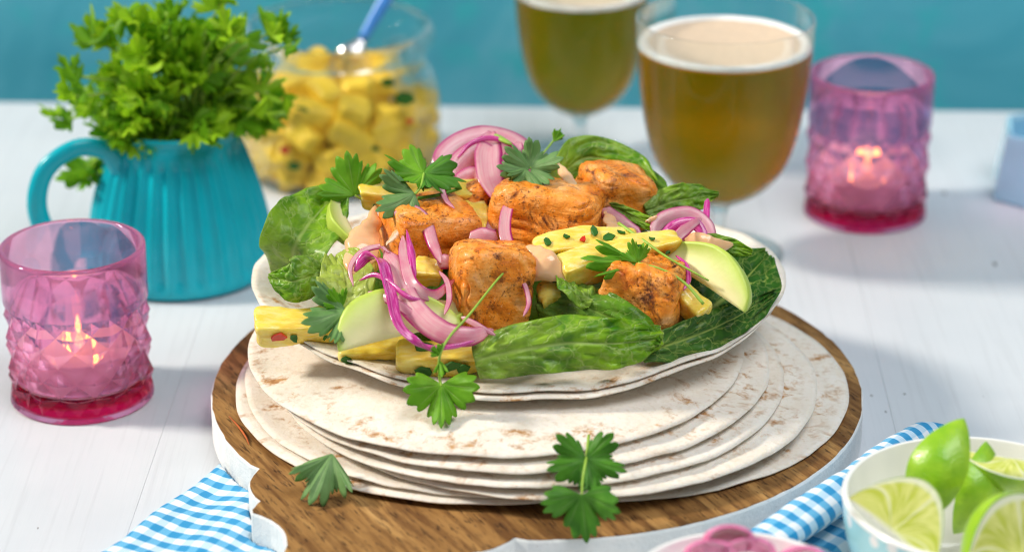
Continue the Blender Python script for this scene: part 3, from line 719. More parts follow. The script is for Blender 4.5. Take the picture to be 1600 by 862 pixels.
# ================================================================== filling: avocado
def avocado(label, tip_a, tip_b, edge_dir, depth, half, seed, bulge=.0, hollow=.35):
    """wedge: a sharp inner edge from tip to tip, the peeled outer side curved away along edge_dir"""
    a, b = Vector(tip_a), Vector(tip_b); X = (b - a); L = X.length; X.normalize()
    D = Vector(edge_dir); D = (D - X * D.dot(X)).normalized(); S = X.cross(D)
    if S.dot(CN) < 0: S = -S
    nu, nr, na = 26, 9, 9; V = []; UV = []; F = []
    def P(u, rr, ang):
        s = math.sin(math.pi * min(max(u, 0.0), 1.0)) ** .5
        s *= 1 + bulge * (u - .5)
        inner = hollow * math.sin(math.pi * u) ** 1.5
        r = depth * (inner * (1 - rr) + s * rr) * (1 + .10 * mnoise.noise(Vector((u * 2.6, ang * 1.5, seed * 3))) + .03 * mnoise.noise(Vector((u * 9, ang * 5, seed))))
        xx = (u - .5) * L * (1 - .0 * rr); ang = ang * (1 + .25 * math.sin(math.pi * rr) * math.sin(u * 4 + seed))
        return (a + b) / 2 + X * xx + D * (r * math.cos(ang)) + S * (r * math.sin(ang))
    # closed loop round the section: face one inwards->out, skin, face two out->in
    sec = [(i / nr, -half) for i in range(nr)] + [(1.0, -half + 2 * half * i / na) for i in range(na + 1)] + [(1 - (i + 1) / nr, half) for i in range(nr - 1)]
    m = len(sec)
    for i in range(nu):
        u = .004 + .992 * i / (nu - 1)
        for rr, an in sec: V.append(P(u, rr, an)); UV.append((u, max(rr, abs(2 * u - 1) ** 5)))
    for i in range(nu - 1):
        for j in range(m):
            p, q = i * m + j, i * m + (j + 1) % m; F.append((p, q, q + m, p + m))
    F.append(tuple(reversed(range(m)))); F.append(tuple(range((nu - 1) * m, nu * m)))
    return tag(mk('avocado_wedge', (V, F, UV), AVO, closed=True), label, 'avocado', 'avocado wedges in the filling')
avocado('large pale avocado wedge at the left front beside the coriander leaf', spot(532, 548, 1.5), spot(722, 505, 1.5), scr(-.35, 1, -.75), 2.55, .42, 1.0, -.5, .06)
avocado('avocado wedge behind the onion strips in the middle left', spot(655, 462, .3), spot(735, 462, .1), scr(.1, -.9, .6), 2.3, .5, 2.0, 0, .1)
avocado('pale avocado slice at the back left beside the pineapple baton', spot(530, 305, .2), spot(568, 385, .3), scr(-1, .1, .2), 1.25, .45, 3.0, .1, .1)
avocado('curved pale green avocado slice leaning on the veined leaf at the right', spot(1022, 398, .9), spot(1160, 488, 1.3), scr(.5, .8, -.35), 2.0, .5, 4.0, .2, .05)

# ================================================================== filling: red onion
def onion(label, pts, width, wdir, thick=.16, mat=None, n=44, group='red onion strips in the filling'):
    P = crom([spot(*p) for p in pts], n)
    if isinstance(wdir, list): W = [Vector((float(np.interp(i / (n - 1), np.linspace(0, 1, len(wdir)), [w[k] for w in wdir])) for k in range(3))) for i in range(n)]
    else: W = [wdir] * n
    P = [p + Vector((nz(p, .6, 2), nz(p, .6, 4), nz(p, .6, 6))) * .05 for p in P]
    wl = interp(width if isinstance(width, (list, tuple)) else [width], n)
    return tag(mk('onion_strip', ribbon(P, W, [w * PX for w in wl], [thick * .55] * n), mat or ONION, closed=True), label, 'onion strip', group)
up = scr(0, 1); rt = scr(1, 0); lf = scr(-1, 0)
# crown of slices at the top
onion('outermost arched red onion slice at the very top of the filling', [(700, 292, -.8), (704, 246, -.1), (752, 224, .1), (806, 238, -.1), (828, 288, -.8)], [44, 56, 60, 56, 44], [lf + up * .3, lf * .6 + up, up, rt * .6 + up, rt + up * .3], .16)
onion('second arched onion slice just inside the outermost one', [(704, 300, .0), (716, 262, .6), (748, 242, .8), (776, 262, .5)], [36, 42, 44, 36], [lf + up * .4, lf * .6 + up, up, rt + up * .3], .15)
onion('broad onion petal hanging down at the centre of the top slices', [(768, 208, .7), (764, 245, 1.3), (768, 285, 1.5), (788, 326, 1.1)], [26, 46, 44, 14], lf + up * .1, .15)
onion('small inner onion arc at the left of the top slices', [(708, 312, .3), (724, 284, .9), (744, 276, 1.0), (752, 306, .7)], [26, 32, 30, 18], [lf, up, up, rt], .14)
onion('narrow onion slice tucked behind the top coriander leaf', [(812, 224, .5), (800, 255, 1.1), (796, 295, 1.0), (790, 330, .5)], [18, 34, 30, 12], lf, .14)
onion('pale onion slice standing below the top slices beside the dark salmon', [(790, 318, .6), (774, 345, .5), (760, 376, .4)], [16, 22, 14], lf, .14)
onion('wide arched onion slice at the right side of the top crown', [(806, 226, -.4), (832, 250, -.1), (840, 285, -.1), (830, 318, -.4)], [30, 34, 30, 20], [up + rt, rt, rt, rt], .14)
onion('onion strip with magenta edge hanging over the left of the largest salmon chunk', [(806, 300, 2.1), (792, 335, 2.1), (790, 370, 1.9), (806, 402, 1.5), (822, 412, 1.2)], [12, 19, 20, 16, 8], lf, .13)
onion('shiny magenta onion strip looping down over the front avocado wedge', [(558, 424, 2.2), (578, 402, 2.8), (602, 412, 3.3), (616, 460, 3.7), (632, 512, 3.5), (684, 548, 2.5)], [14, 19, 20, 19, 16, 9], lf + up * .45, .17, ONSKIN)
onion('broad pale onion strip sweeping across the front to the upright salmon', [(604, 392, 2.3), (622, 425, 2.8), (645, 475, 3.2), (690, 515, 3.1), (735, 524, 2.8), (772, 514, 2.4)], [28, 38, 38, 36, 30, 14], [rt + up, rt + up * .3, rt + up * .5, up + rt * .3, up, up], .15)
onion('curled magenta onion loop below the square salmon chunk', [(632, 370, 2.5), (636, 405, 3.0), (650, 446, 3.1), (680, 460, 2.6), (710, 438, 2.0)], [10, 18, 20, 18, 9], [lf, lf, lf - up * .7, -up, -up + rt * .3], .17)
onion('pointed magenta onion tip standing beside the curled loop', [(638, 360, 2.7), (646, 395, 3.2), (652, 435, 3.2)], [3, 13, 7], rt, .14, ONSKIN)
onion('onion strip lying over the square salmon chunk at the left', [(620, 333, 2.3), (648, 331, 2.5), (668, 350, 2.5), (680, 385, 2.3), (690, 412, 1.9)], [10, 20, 22, 18, 9], [up, up + rt * .4, rt + up * .3, rt, rt], .14)
onion('thin onion strip at the top of the front avocado wedge', [(580, 456, 2.6), (612, 466, 3.2), (642, 486, 3.1), (664, 504, 2.8)], [10, 16, 14, 6], up + rt * .4, .13)
onion('thin magenta onion strip in front of the foot of the upright salmon', [(722, 494, 2.7), (745, 506, 2.8), (775, 522, 2.5)], [8, 10, 6], up, .13)
onion('pale purple onion piece above the upright salmon chunk', [(734, 374, 1.3), (756, 370, 1.5), (778, 374, 1.2)], [22, 30, 22], up + rt * .2, .18)
onion('small pink onion dice between the two left salmon chunks', [(684, 412, 1.7), (695, 409, 1.8), (708, 411, 1.6)], [20, 24, 20], up, .25)
onion('wide purple onion slice under the sauce behind the pineapple baton', [(940, 328, .6), (965, 348, .7), (1000, 366, .5)], [22, 28, 16], up + rt * .5, .14)
onion('tiny pink onion dice on the left edge of the square salmon', [(619, 338, 2.5), (626, 336, 2.6), (633, 339, 2.5)], [11, 13, 11], up, .2)
for k_, (lab_, pts_, w_, wd_, mt_) in enumerate((
    ('thin vivid onion strand crossing the front avocado wedge', [(566, 438, 2.6), (590, 430, 3.2), (612, 440, 3.6), (640, 462, 3.6), (668, 470, 3.1)], [4, 8, 9, 8, 4], up, ONSKIN),
    ('thin onion strand curling over the pale lettuce at the left', [(556, 446, 2.2), (552, 418, 2.5), (570, 394, 2.7), (596, 386, 2.7), (612, 396, 2.6)], [4, 8, 10, 9, 4], lf + up * .3, ONION),
    ('thin onion strand lying between the square and the upright salmon', [(688, 424, 2.2), (700, 440, 2.4), (704, 466, 2.5), (696, 490, 2.6)], [5, 9, 9, 5], lf, ONION),
    ('thin magenta strand lying along the front pineapple baton', [(648, 530, 2.9), (680, 540, 2.9), (712, 538, 2.9), (742, 530, 2.8)], [4, 7, 8, 4], up, ONSKIN),
    ('thin onion strand hanging from the top slices over the back baton', [(700, 268, 1.6), (692, 288, 2.0), (698, 312, 2.4), (712, 328, 2.4)], [5, 9, 9, 4], lf, ONION),
    ('narrow onion arc inside the top onion slices', [(716, 248, 1.2), (738, 226, 1.4), (768, 218, 1.5), (800, 230, 1.3), (818, 256, 1.0)], [5, 8, 9, 8, 5], up, ONSKIN),
    ('thin onion strand beside the upright salmon and the sauce dollop', [(806, 430, 2.2), (820, 446, 2.4), (826, 470, 2.4), (818, 492, 2.4)], [4, 8, 8, 4], rt, ONION),
    ('thin onion strand on the dark leaf near the right salmon', [(1052, 400, 1.8), (1068, 414, 2.1), (1072, 436, 2.1), (1064, 452, 2.0)], [4, 8, 8, 4], rt, ONSKIN))):
    onion(lab_, pts_, w_, wd_, .14, mt_)
# heap at the right
onion('outer arched onion strip of the heap at the right', [(1018, 368, .6), (1036, 344, 1.0), (1072, 336, 1.2), (1100, 352, 1.0), (1114, 376, .6)], [18, 26, 28, 24, 14], [lf + up, up, up, up + rt, rt], .14)
onion('second arched onion strip of the heap at the right', [(1030, 374, 1.2), (1050, 355, 1.7), (1080, 350, 1.7), (1102, 374, 1.2)], [14, 20, 20, 12], [lf + up, up, up, rt], .14, ONSKIN)
onion('slanting onion strip across the heap at the right', [(1090, 342, 1.8), (1064, 362, 2.1), (1042, 386, 1.8)], [10, 20, 14], up - rt * .5, .14)
onion('onion strip pointing straight up from the heap at the right', [(1099, 362, .7), (1101, 338, .9), (1104, 312, .9)], [12, 11, 9], rt, .18, ONSKIN)
onion('pale onion slice under the heap at the right', [(1040, 396, .9), (1052, 378, 1.3), (1076, 366, 1.3)], [24, 32, 22], up + lf * .4, .14)
onion('narrow magenta onion strip on the left slope of the heap at the right', [(1024, 376, 1.2), (1040, 360, 1.6), (1062, 346, 1.6)], [6, 11, 8], up + lf * .6, .14, ONSKIN)

# ================================================================== filling: sauce
def sauce(label, pts, rad, squash=.45):
    n = 40; P = crom([spot(*p) for p in pts], n); r = [x * PX for x in interp(rad, n)]
    P = [p + CR * (.12 * mnoise.noise(Vector((i * .16, 1, rad[1])))) for i, p in enumerate(P)]
    V, F, UV = tube(P, r, 26, squash, CN)
    V = [v + (v - P[min(i // 26, n - 1)]) * (.38 * nz(v, .9, rad[1]) + .22 * nz(v, 2.2, rad[2])) for i, v in enumerate(V)]
    return tag(mk('sauce_dollop', (V, F, UV), SAUCE), label, 'sauce', 'dollops of pinkish sauce on the filling')
sauce('pinkish sauce running down between pale avocado and square salmon at the left', [(588, 322, .5), (584, 345, .8), (574, 368, .9), (564, 392, 1.0), (562, 420, 1.1), (572, 438, 1.0)], [2, 9, 17, 24, 27, 22, 12, 2])
sauce('glossy dollop of sauce in the middle on the leaf tip and pineapple', [(812, 388, 2.2), (830, 400, 2.5), (850, 414, 2.6), (872, 430, 2.3), (888, 446, 2.0)], [2, 14, 23, 26, 22, 14, 5, 1], .55)
sauce('sauce smeared over the lettuce beside the right onion heap', [(1062, 372, 1.2), (1085, 378, 1.2), (1112, 386, 1.0), (1144, 382, .7)], [2, 10, 16, 17, 12, 2], .4)
sauce('streak of sauce on top of the largest salmon chunk', [(872, 256, 1.0), (882, 274, 1.4), (896, 296, 1.75), (908, 312, 1.9)], [2, 8, 10, 8, 2], .4)
sauce('small drop of sauce on the lettuce behind the right onion heap', [(1010, 347, .8), (1022, 343, 1.0), (1042, 332, .9)], [2, 7, 6, 3, 1], .6)
sauce('streak of sauce between largest salmon chunk and narrow leaf', [(946, 330, .8), (954, 350, 1.2), (960, 378, 1.3)], [2, 9, 12, 10, 2], .4)
sauce('thin smear of sauce on the left face of the square salmon', [(636, 348, 2.1), (622, 366, 2.15), (606, 384, 2.0)], [1, 6, 7, 5, 1], .3)

# ================================================================== herbs
def fan_geo(lobes=3, depth=.38, teeth=4, tooth=.20, spread=115, cup=.22, rip=.15, n=97, rings=9, seed=0.0, long=1.0, wilt=None):
    """leaf blade in local x (side), y (axis), z (up); unit length, foot at the origin"""
    V = [(0, 0, 0)]; UV = [(.5, 0)]; F = []
    if wilt is None: wilt = .22 * math.sin(seed * 3.7) - .08
    for k in range(1, rings + 1):
        q = k / rings
        for i in range(n):
            t = i / (n - 1) * 2 - 1; a = R(spread) * (t + .06 * math.sin(t * 5 + seed * 1.3))
            lob = abs(math.cos(t * lobes * math.pi / 2)) if lobes % 2 else abs(math.sin(t * lobes * math.pi / 2))
            ph = t * lobes * teeth / 2 + .5
            tt = 1 - abs(((ph) % 1.0) - .5) * 2; tt = math.sqrt(max(tt, 0))
            rr = (1 - (depth + .10) * (1 - lob ** .62)) * (1 - .30 * abs(t) ** 1.5) * (1 - tooth * 1.25 + tooth * 1.25 * tt)
            rr *= 1 + .08 * mnoise.noise(Vector((t * 3, seed, 1)))
            rad = rr * q
            x, y = rad * math.sin(a), rad * math.cos(a) * long
            z = cup * rad * rad * (1.0 - .4 * math.cos(a)) + rip * q * q * math.cos(t * lobes * math.pi) + .03 * mnoise.noise(Vector((x * 4, y * 4, seed)))
            z += wilt * y * abs(y) + .10 * x * y * math.sin(seed * 2.1) + .05 * mnoise.noise(Vector((x * 2.2, y * 2.2, seed + 7)))
            V.append((x, y, z)); UV.append((i / (n - 1), q))
    for i in range(n - 1): F.append((0, 2 + i, 1 + i))
    for k in range(rings - 1):
        for i in range(n - 1):
            a = 1 + k * n + i; F.append((a, a + 1, a + n + 1, a + n))
    return V, F, UV
def leaf_at(name, base, axis, normal, size, mat, parent, **k):
    A = Vector(axis).normalized(); N = Vector(normal); N = (N - A * N.dot(A)).normalized(); S = A.cross(N)
    V, F, UV = fan_geo(**k)
    return mk(name, ([base + (S * x + A * y + N * z) * size for x, y, z in V], F, UV), mat, parent, solid=.018)
def stem(pts, r0, r1, parent, n=26, mat=None):
    P = crom(pts, n); rr = [r0 + (r1 - r0) * i / (n - 1) for i in range(n)]
    return mk('stem', tube(P, rr, 8), mat or STEM, parent)
def sprig(label, base): return thing('coriander_sprig', label, 'coriander', base, 'coriander sprigs')
FR = CN + CU * .35
s = sprig('bright coriander leaf at the back left, alone above the lettuce', spot(560, 312, .4))
leaf_at('leaf', spot(556, 306, .9), scr(-.28, 1, .1), FR, 2.35, CORI_B, s, seed=1, cup=.12, spread=100, depth=.25, teeth=5)
stem([spot(556, 306, .9), spot(566, 312, .6), spot(580, 318, .3)], .06, .05, s)
s = sprig('three leaf coriander sprig above the square salmon chunk', spot(655, 305, 2.4))
nd = spot(665, 274, 2.7)
leaf_at('leaf', nd, scr(-1, .15, .1), CU * .8 + CN * .7, 2.15, CORI_B, s, seed=2, cup=.14, depth=.3, teeth=5, spread=95)
leaf_at('leaf', nd, scr(1, -.2, .2), CU * .8 + CN * .6, 2.25, CORI, s, seed=3, cup=.16, depth=.32, teeth=5, spread=90)
leaf_at('leaf', spot(652, 306, 3.0), scr(-1, -.5, .15), FR, 2.3, CORI_G, s, seed=4, cup=.2, depth=.3, teeth=5, spread=88)
stem([spot(652, 306, 3.0), spot(661, 294, 3.1), nd], .07, .06, s)
stem([spot(655, 312, 2.2), spot(690, 306, 2.2), spot(722, 296, 2.1)], .10, .08, s, mat=CORI)
s = sprig('grey green coriander sprig with tall stalk tip on the largest salmon chunk', spot(828, 268, 1.4))
nd = spot(828, 266, 2.6)
leaf_at('leaf', nd, scr(-.75, .55, .1), FR, 1.75, CORI_G, s, seed=5, cup=.2, depth=.36, teeth=4, spread=85)
leaf_at('leaf', nd, scr(1, .35, .15), FR, 1.85, CORI_G, s, seed=6, cup=.22, depth=.36, teeth=4, spread=100)
leaf_at('leaf', spot(822, 268, 2.7), scr(-.65, -1, .35), FR, 1.85, CORI_G, s, seed=7, cup=.25, depth=.4, teeth=4, spread=85)
stem([nd, spot(850, 240, 1.7), spot(864, 222, 1.3)], .06, .05, s)
leaf_at('leaf', spot(864, 224, 1.3), scr(.6, 1, 0), FR, .85, CORI_B, s, seed=8, cup=.3, depth=.1, teeth=2, spread=40, long=1.0)
s = thing('herb_stalk_tip', 'short yellow green stalk tip on the top onion slices', 'herb stalk', spot(786, 222, 1.3))
mk('stalk', tube(crom([spot(774, 212, 1.1), spot(786, 221, 1.5), spot(800, 228, 1.4)], 10), [.08, .14, .17, .18, .18, .18, .17, .16, .13, .06], 10, .6), STEM, s)
s = sprig('coriander leaf at the left front between pineapple tip and avocado wedge', spot(548, 482, 2.2))
leaf_at('leaf', spot(546, 484, 2.5), scr(-1, -.35, .2), FR, 2.4, CORI_G, s, seed=9, cup=.2, depth=.3, teeth=5, spread=88)
leaf_at('leaf', spot(540, 480, 2.4), scr(-.5, .6, .1), FR, 1.2, CORI_B, s, seed=19, cup=.3, depth=.3, teeth=4, spread=70)
stem([spot(545, 483, 2.5), spot(565, 474, 2.4), spot(580, 470, 2.0)], .06, .05, s)
s = sprig('bright coriander sprig with a stem lying over the right front salmon chunk', spot(990, 412, 3.0))
nd = spot(992, 411, 3.3)
leaf_at('leaf', nd, scr(-1, .08, .1), CU * .7 + CN, 2.75, CORI_B, s, seed=10, cup=.12, depth=.4, teeth=4, spread=42, long=1.05)
leaf_at('leaf', nd, scr(-.35, 1, .0), FR, 1.25, CORI_B, s, seed=11, cup=.15, depth=.3, teeth=4, spread=75)
stem([nd, spot(1030, 422, 3.2), spot(1064, 442, 2.9), spot(1094, 474, 2.2)], .055, .085, s)
s = thing('herb_stalk', 'bare green coriander stalk lying across pineapple and right avocado slice', 'herb stalk', spot(1030, 400, 2.4))
stem([spot(964, 350, 2.0), spot(1000, 376, 2.6), spot(1040, 404, 2.7), spot(1102, 438, 2.2)], .09, .05, s)
s = sprig('long stemmed coriander sprig hanging from the upright salmon over the front edge', spot(694, 565, 2.0))
st_p = [spot(818, 391, 3.0), spot(775, 440, 3.4), spot(735, 490, 3.6), spot(706, 522, 3.4), spot(690, 552, 2.9), onz(687, 590, 7.0), onz(690, 603, 6.6)]
stem(st_p, .055, .075, s, n=50)
leaf_at('leaf', onz(690, 600, 6.7), scr(.02, -1, .2), FR, 2.25, CORI_B, s, seed=12, cup=.25, depth=.25, teeth=5, spread=118)
leaf_at('leaf', spot(690, 552, 2.9), scr(-.15, .2, .2), FR, .8, CORI_B, s, seed=13, cup=.3, depth=.4, teeth=3, spread=60)
leaf_at('leaf', spot(690, 560, 2.8), scr(.1, -1, .2), FR, .9, CORI_B, s, seed=14, cup=.3, depth=.5, teeth=3, spread=45)
b0, b1 = onz(519, 708, 4.1), onz(486, 790, 2.5)
s = sprig('coriander leaf lying on the wooden board at the left, leaning on the tortillas', b1)
leaf_at('leaf', b0, b1 - b0, FR, 2.9, CORI_G, s, seed=15, cup=.15, depth=.32, teeth=4, spread=62, long=1.0)
s = sprig('coriander sprig hanging over the front of the flat tortilla stack', onz(910, 800, 3))
t0, t1, t2 = onz(920, 680, 5.5), onz(916, 716, 5.45), onz(909, 772, 4.6)
DN = (onz(908, 835, 2.75) - t2)
leaf_at('leaf', t1, (onz(858, 745, 4.9) - t1), FR, 2.1, CORI, s, seed=16, cup=.18, depth=.3, teeth=4, spread=100)
leaf_at('leaf', t1, (onz(972, 738, 4.9) - t1), FR, 2.0, CORI, s, seed=17, cup=.18, depth=.3, teeth=4, spread=95)
leaf_at('leaf', t2, DN, FR, 2.3, CORI, s, seed=18, cup=.15, depth=.25, teeth=5, spread=112)
stem([t0, t1, onz(911, 745, 5.0), t2], .075, .05, s)
ct = [onz(358, 650, 2.28), onz(372, 665, 2.30), onz(384, 682, 2.30), onz(389, 694, 2.28)]
tag(mk('chilli_thread', tube(crom(ct, 20), [.02 + .035 * math.sin(math.pi * i / 19) for i in range(20)], 8), THREAD), 'thin red chilli thread lying on the left of the wooden board', 'chilli thread')

# ================================================================== candle glasses
def candle_glass(cx, cy, side, h, r=3.85, rot=0.0):
    grp = 'pink cut glass candle holders'
    t = thing('candle_holder', 'pink cut glass candle holder %s' % side[0], 'candle holder', (cx, cy, 0), grp)
    nc, rows, z0, z1 = 12, 3, .45, h * .66; V = []; F = []
    # cut relief: cells with raised mid edges and sunken corners and centres
    m = nc * 4; nz_ = rows * 4
    def relief(i, j):
        if i % 2 != j % 2: return -.125
        return .03 if (i // 2 + j // 2) % 2 and i % 2 == 0 else -.28
    ringz = [0.0, .12] + [z0 + (z1 - z0) * j / nz_ for j in range(nz_ + 1)] + [z1 + .06, h * .8, h - .25, h - .06, h]
    for k, z in enumerate(ringz):
        for i in range(m):
            a = 2 * math.pi * (i / m) + rot
            if k == 0: rr = r - .12
            elif k == 1: rr = r + .0
            elif 2 <= k < 2 + nz_ + 1: rr = r + (relief(i, k - 2) if 0 < k - 2 < nz_ else -.05)
            elif k == len(ringz) - 1: rr = r - .14
            else: rr = r - (.02 if k == len(ringz) - 2 else 0)
            V.append((cx + rr * math.cos(a), cy + rr * math.sin(a), z + .01))
    for k in range(len(ringz) - 1):
        for i in range(m):
            a, b, c, d = k * m + i, k * m + (i + 1) % m, (k + 1) * m + (i + 1) % m, (k + 1) * m + i
            if (i + k) % 2 == 0: F += [(a, b, c), (a, c, d)]
            else: F += [(a, b, d), (b, c, d)]
    ins = [(r - .26, h), (r - .34, h - .08), (r - .40, h * .8), (r - .46, h * .5), (r - .48, 1.45), (r - .85, 1.12), (0.0, 1.05)]
    o = len(V)
    for rr, z in ins[:-1]:
        for i in range(m):
            a = 2 * math.pi * i / m + rot; V.append((cx + rr * math.cos(a), cy + rr * math.sin(a), z))
    for k in range(-1, len(ins) - 2):
        for i in range(m):
            a, b = (o + k * m + i, o + k * m + (i + 1) % m); F.append((a, b, b + m, a + m))
    V.append((cx, cy, ins[-1][1])); L = len(V) - 1; e = o + (len(ins) - 2) * m
    for i in range(m): F.append((e + i, e + (i + 1) % m, L))
    V.append((cx, cy, .06)); L = len(V) - 1
    for i in range(m): F.append((L, (i + 1) % m, i))
    g = mk('glass', (V, F), PINK, t, smooth=False)
    for p in g.data.polygons:
        zc = p.center.z * 100
        if zc > z1 + .02 or (p.index > (len(ringz) - 1) * m * 2): p.use_smooth = True
    mk('base', lathe([(0.0, .16), (r - .55, .16), (r - .45, .3), (r - .45, .62), (r - .65, .75), (0.0, .75)], 48, (cx, cy, 0)), PINK_DEEP, t)
    c = thing('votive_candle', 'lit cream candle burning inside the %s' % side[1], 'candle', (cx, cy, 1.1), 'lit candles in the pink glasses')
    wx = smooth_prof([(0.0, 1.12), (2.85, 1.14), (3.15, 1.5), (3.2, 2.2), (3.2, 2.95), (2.9, 2.95), (1.4, 2.65), (.0, 2.5)], 34)
    mk('wax', lathe(wx, 40, (cx, cy, 0)), WAX, c)
    mk('wick', tube([Vector((cx, cy, 2.4)), Vector((cx + .03, cy, 2.65)), Vector((cx + .06, cy, 2.85))], [.06, .06, .04], 8), WICK, c)
    fl = smooth_prof([(0.0, 2.75), (.16, 2.85), (.24, 3.05), (.19, 3.3), (.1, 3.6), (0.0, 3.8)], 22)
    mk('flame', lathe(fl, 20, (cx, cy, 0)), FLAME, c)
candle_glass(-23.05, 4.1, ('at the left front, in front of the teal jug', 'left pink glass in front of the jug'), 8.7, 3.82, .1)
candle_glass(22.3, 30.7, ('at the back right beside the beer glass', 'back right pink glass beside the beer'), 9.3, 3.86, .4)

# ================================================================== beer glasses
def beer_glass(cx, cy, label, sc=1.0):
    t = thing('beer_glass', label, 'beer glass', (cx, cy, 0), 'stemmed glasses of lager')
    S = 96
    outer = smooth_prof([(0.0, 3.35), (.75, 3.4), (1.7, 3.8), (2.95, 4.7), (3.95, 6.1), (4.55, 8.0), (4.97, 10.5), (5.2, 13), (5.26, 14.9)], 60)
    lip = [(5.24, 15.0), (5.17, 15.04), (5.10, 15.0)]
    inner = smooth_prof([(5.10, 14.9), (5.06, 13), (4.84, 10.5), (4.42, 8), (3.82, 6.2), (2.83, 4.88), (1.6, 4.05), (0.0, 3.75)], 60)
    mk('bowl', lathe([(r * sc, z * sc) for r, z in outer + lip + inner], S, (cx, cy, 0)), THIN, t)
    sp = smooth_prof([(.72, 3.42), (.5, 2.8), (.44, 2.0), (.5, 1.2), (.8, .75), (1.2, .55)], 30)[::-1]
    mk('stem', capped(lathe([(r * sc, z * sc) for r, z in sp], 40, (cx, cy, 0)), 40), CLEAR, t)
    ft = [(0.0, .02), (3.7, .02), (3.95, .08), (4.0, .16), (3.9, .22), (2.6, .36), (1.25, .56), (0.0, .62)]
    mk('foot', lathe([(r * sc, z * sc) for r, z in ft], 72, (cx, cy, 0)), CLEAR, t)
    zb = 13.25
    liq = [(r + .02, z) for r, z in inner[::-1] if z < zb - .05]
    rt_ = liq[-1][0]
    b = mk('beer', lathe([(r * sc, z * sc) for r, z in [(0.0, 3.73)] + liq + [(rt_ + .01, zb), (0.0, zb)]], S, (cx, cy, 0)), BEER, t)
    fo = [(0.0, zb + .02), (rt_ - .02, zb + .02), (rt_ - .01, zb + .22), (rt_ - .12, zb + .36), (rt_ - .40, zb + .30), (rt_ - .62, zb + .2), (0.0, zb + .16)]
    def fm(a, z, r): return (.10 * mnoise.noise(Vector((math.cos(a) * 5, math.sin(a) * 5, z * 4))) if .5 < r < rt_ - .1 else 0)
    mk('foam', lathe([(r * sc, z * sc) for r, z in fo[3:]], S, (cx, cy, 0), fm), FOAM, b)
    mk('foam_rim', lathe([(r * sc, z * sc) for r, z in fo[1:6]], S, (cx, cy, .01), fm), FOAMW, b)
    return t
beer_glass(12.5, 23.7, 'front stemmed glass of golden lager right behind the filled tortilla')
beer_glass(4.55, 41.1, 'rear stemmed glass of lager cut off by the top of the picture', .85)

# ================================================================== teal jug and parsley
JX_, JY_ = -19.8, 21.6
def ribs(a, z, r):
    k = min(1, max(0, (z - .5) / .8)) * min(1, max(0, (8.3 - z) / .8))
    return (-.30 * abs(math.sin(a * 16)) ** 1.2 * k + .05 * k) if r > 3.3 else 0
jug = thing('jug', 'teal glazed ribbed jug with a big handle holding parsley', 'jug', (JX_, JY_, 0))
po = smooth_prof([(4.6, .02), (5.2, .12), (5.45, .45), (5.5, 1.3), (5.4, 2.6), (5.1, 4.2), (4.6, 6.0), (4.05, 7.6), (3.75, 8.7), (3.85, 9.3)], 70)
pi_ = smooth_prof([(3.78, 9.42), (3.62, 9.38), (3.5, 8.8), (3.75, 7.6), (4.3, 6.0), (5.0, 3.0), (4.9, .8), (0.0, .6)], 40)
mk('body', capped(lathe(po + pi_, 408, (JX_, JY_, 0), ribs), 408, True, False), TEAL, jug)
hd = [Vector(p) for p in ((-22.6, 19.4, 7.2), (-23.4, 18.7, 8.55), (-25.0, 17.9, 9.0), (-26.7, 17.3, 7.9), (-27.3, 17.0, 5.9), (-26.8, 17.1, 3.9), (-25.6, 17.6, 2.5), (-23.9, 18.6, 1.9))]
mk('handle', tube(crom(hd, 50), interp([.75, .62, .6, .62, .64, .64, .66, .8], 50), 20, .72, (0, 1, 0)), TEAL, jug)

pars = thing('parsley_bunch', 'bushy bunch of bright green parsley standing in the teal jug', 'parsley', (JX_, JY_, 6.5))
PL = []
for k in range(5):
    PL.append(mesh_only('parsley_leaf', fan_geo(lobes=[3, 5, 3, 5, 3][k], depth=.5, teeth=3, tooth=.25, spread=[95, 120, 80, 110, 100][k], cup=[.3, -.25, .4, .2, -.3][k], rip=.17, n=61, rings=6, seed=30 + k), PARS))
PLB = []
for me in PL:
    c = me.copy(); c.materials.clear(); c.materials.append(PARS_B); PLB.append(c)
rs = random.Random(11)
def pleaf(base, axis, normal, size, bright):
    A = Vector(axis).normalized(); N = Vector(normal); N = (N - A * N.dot(A)).normalized(); S = A.cross(N)
    M = Matrix((S * size, A * size, N * size)).transposed().to_4x4(); M.translation = base
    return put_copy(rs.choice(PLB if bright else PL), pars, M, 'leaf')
core = ony(272, 125, JY_)
mouth = Vector((JX_ + .4, JY_ - .3, 8.6))
ends = []
for i in range(30):                                                 # stems fanning out of the mouth, each with its tuft of leaves
    a = rs.uniform(0, 2 * math.pi); el = math.acos(1 - rs.random() * .95)
    d = Vector((math.cos(a) * math.sin(el), math.sin(a) * math.sin(el) * .85, math.cos(el)))
    e = mouth + Vector((d.x * 4.1, d.y * 4.0, .6 + d.z * 5.4)) * rs.uniform(.72, 1.02)
    ends.append((e, d, 5))
for px, py in ((118, 150), (128, 120), (110, 185), (240, 225), (265, 215), (345, 45), (380, 55), (430, 45), (455, 70), (405, 105), (420, 145), (425, 180), (150, 62), (200, 30), (260, 20), (150, 165), (180, 205), (330, 205), (370, 150), (300, 90), (220, 90), (250, 150), (345, 5), (140, 258), (210, 215), (250, 205), (290, 210), (320, 185), (275, 180), (230, 185), (200, 180), (350, 185)):
    e = ony(px, py, JY_ + rs.uniform(-3.5, -.5)); ends.append((e, (e - mouth).normalized(), 2 if px > 375 or px < 130 or py < 12 else 4))
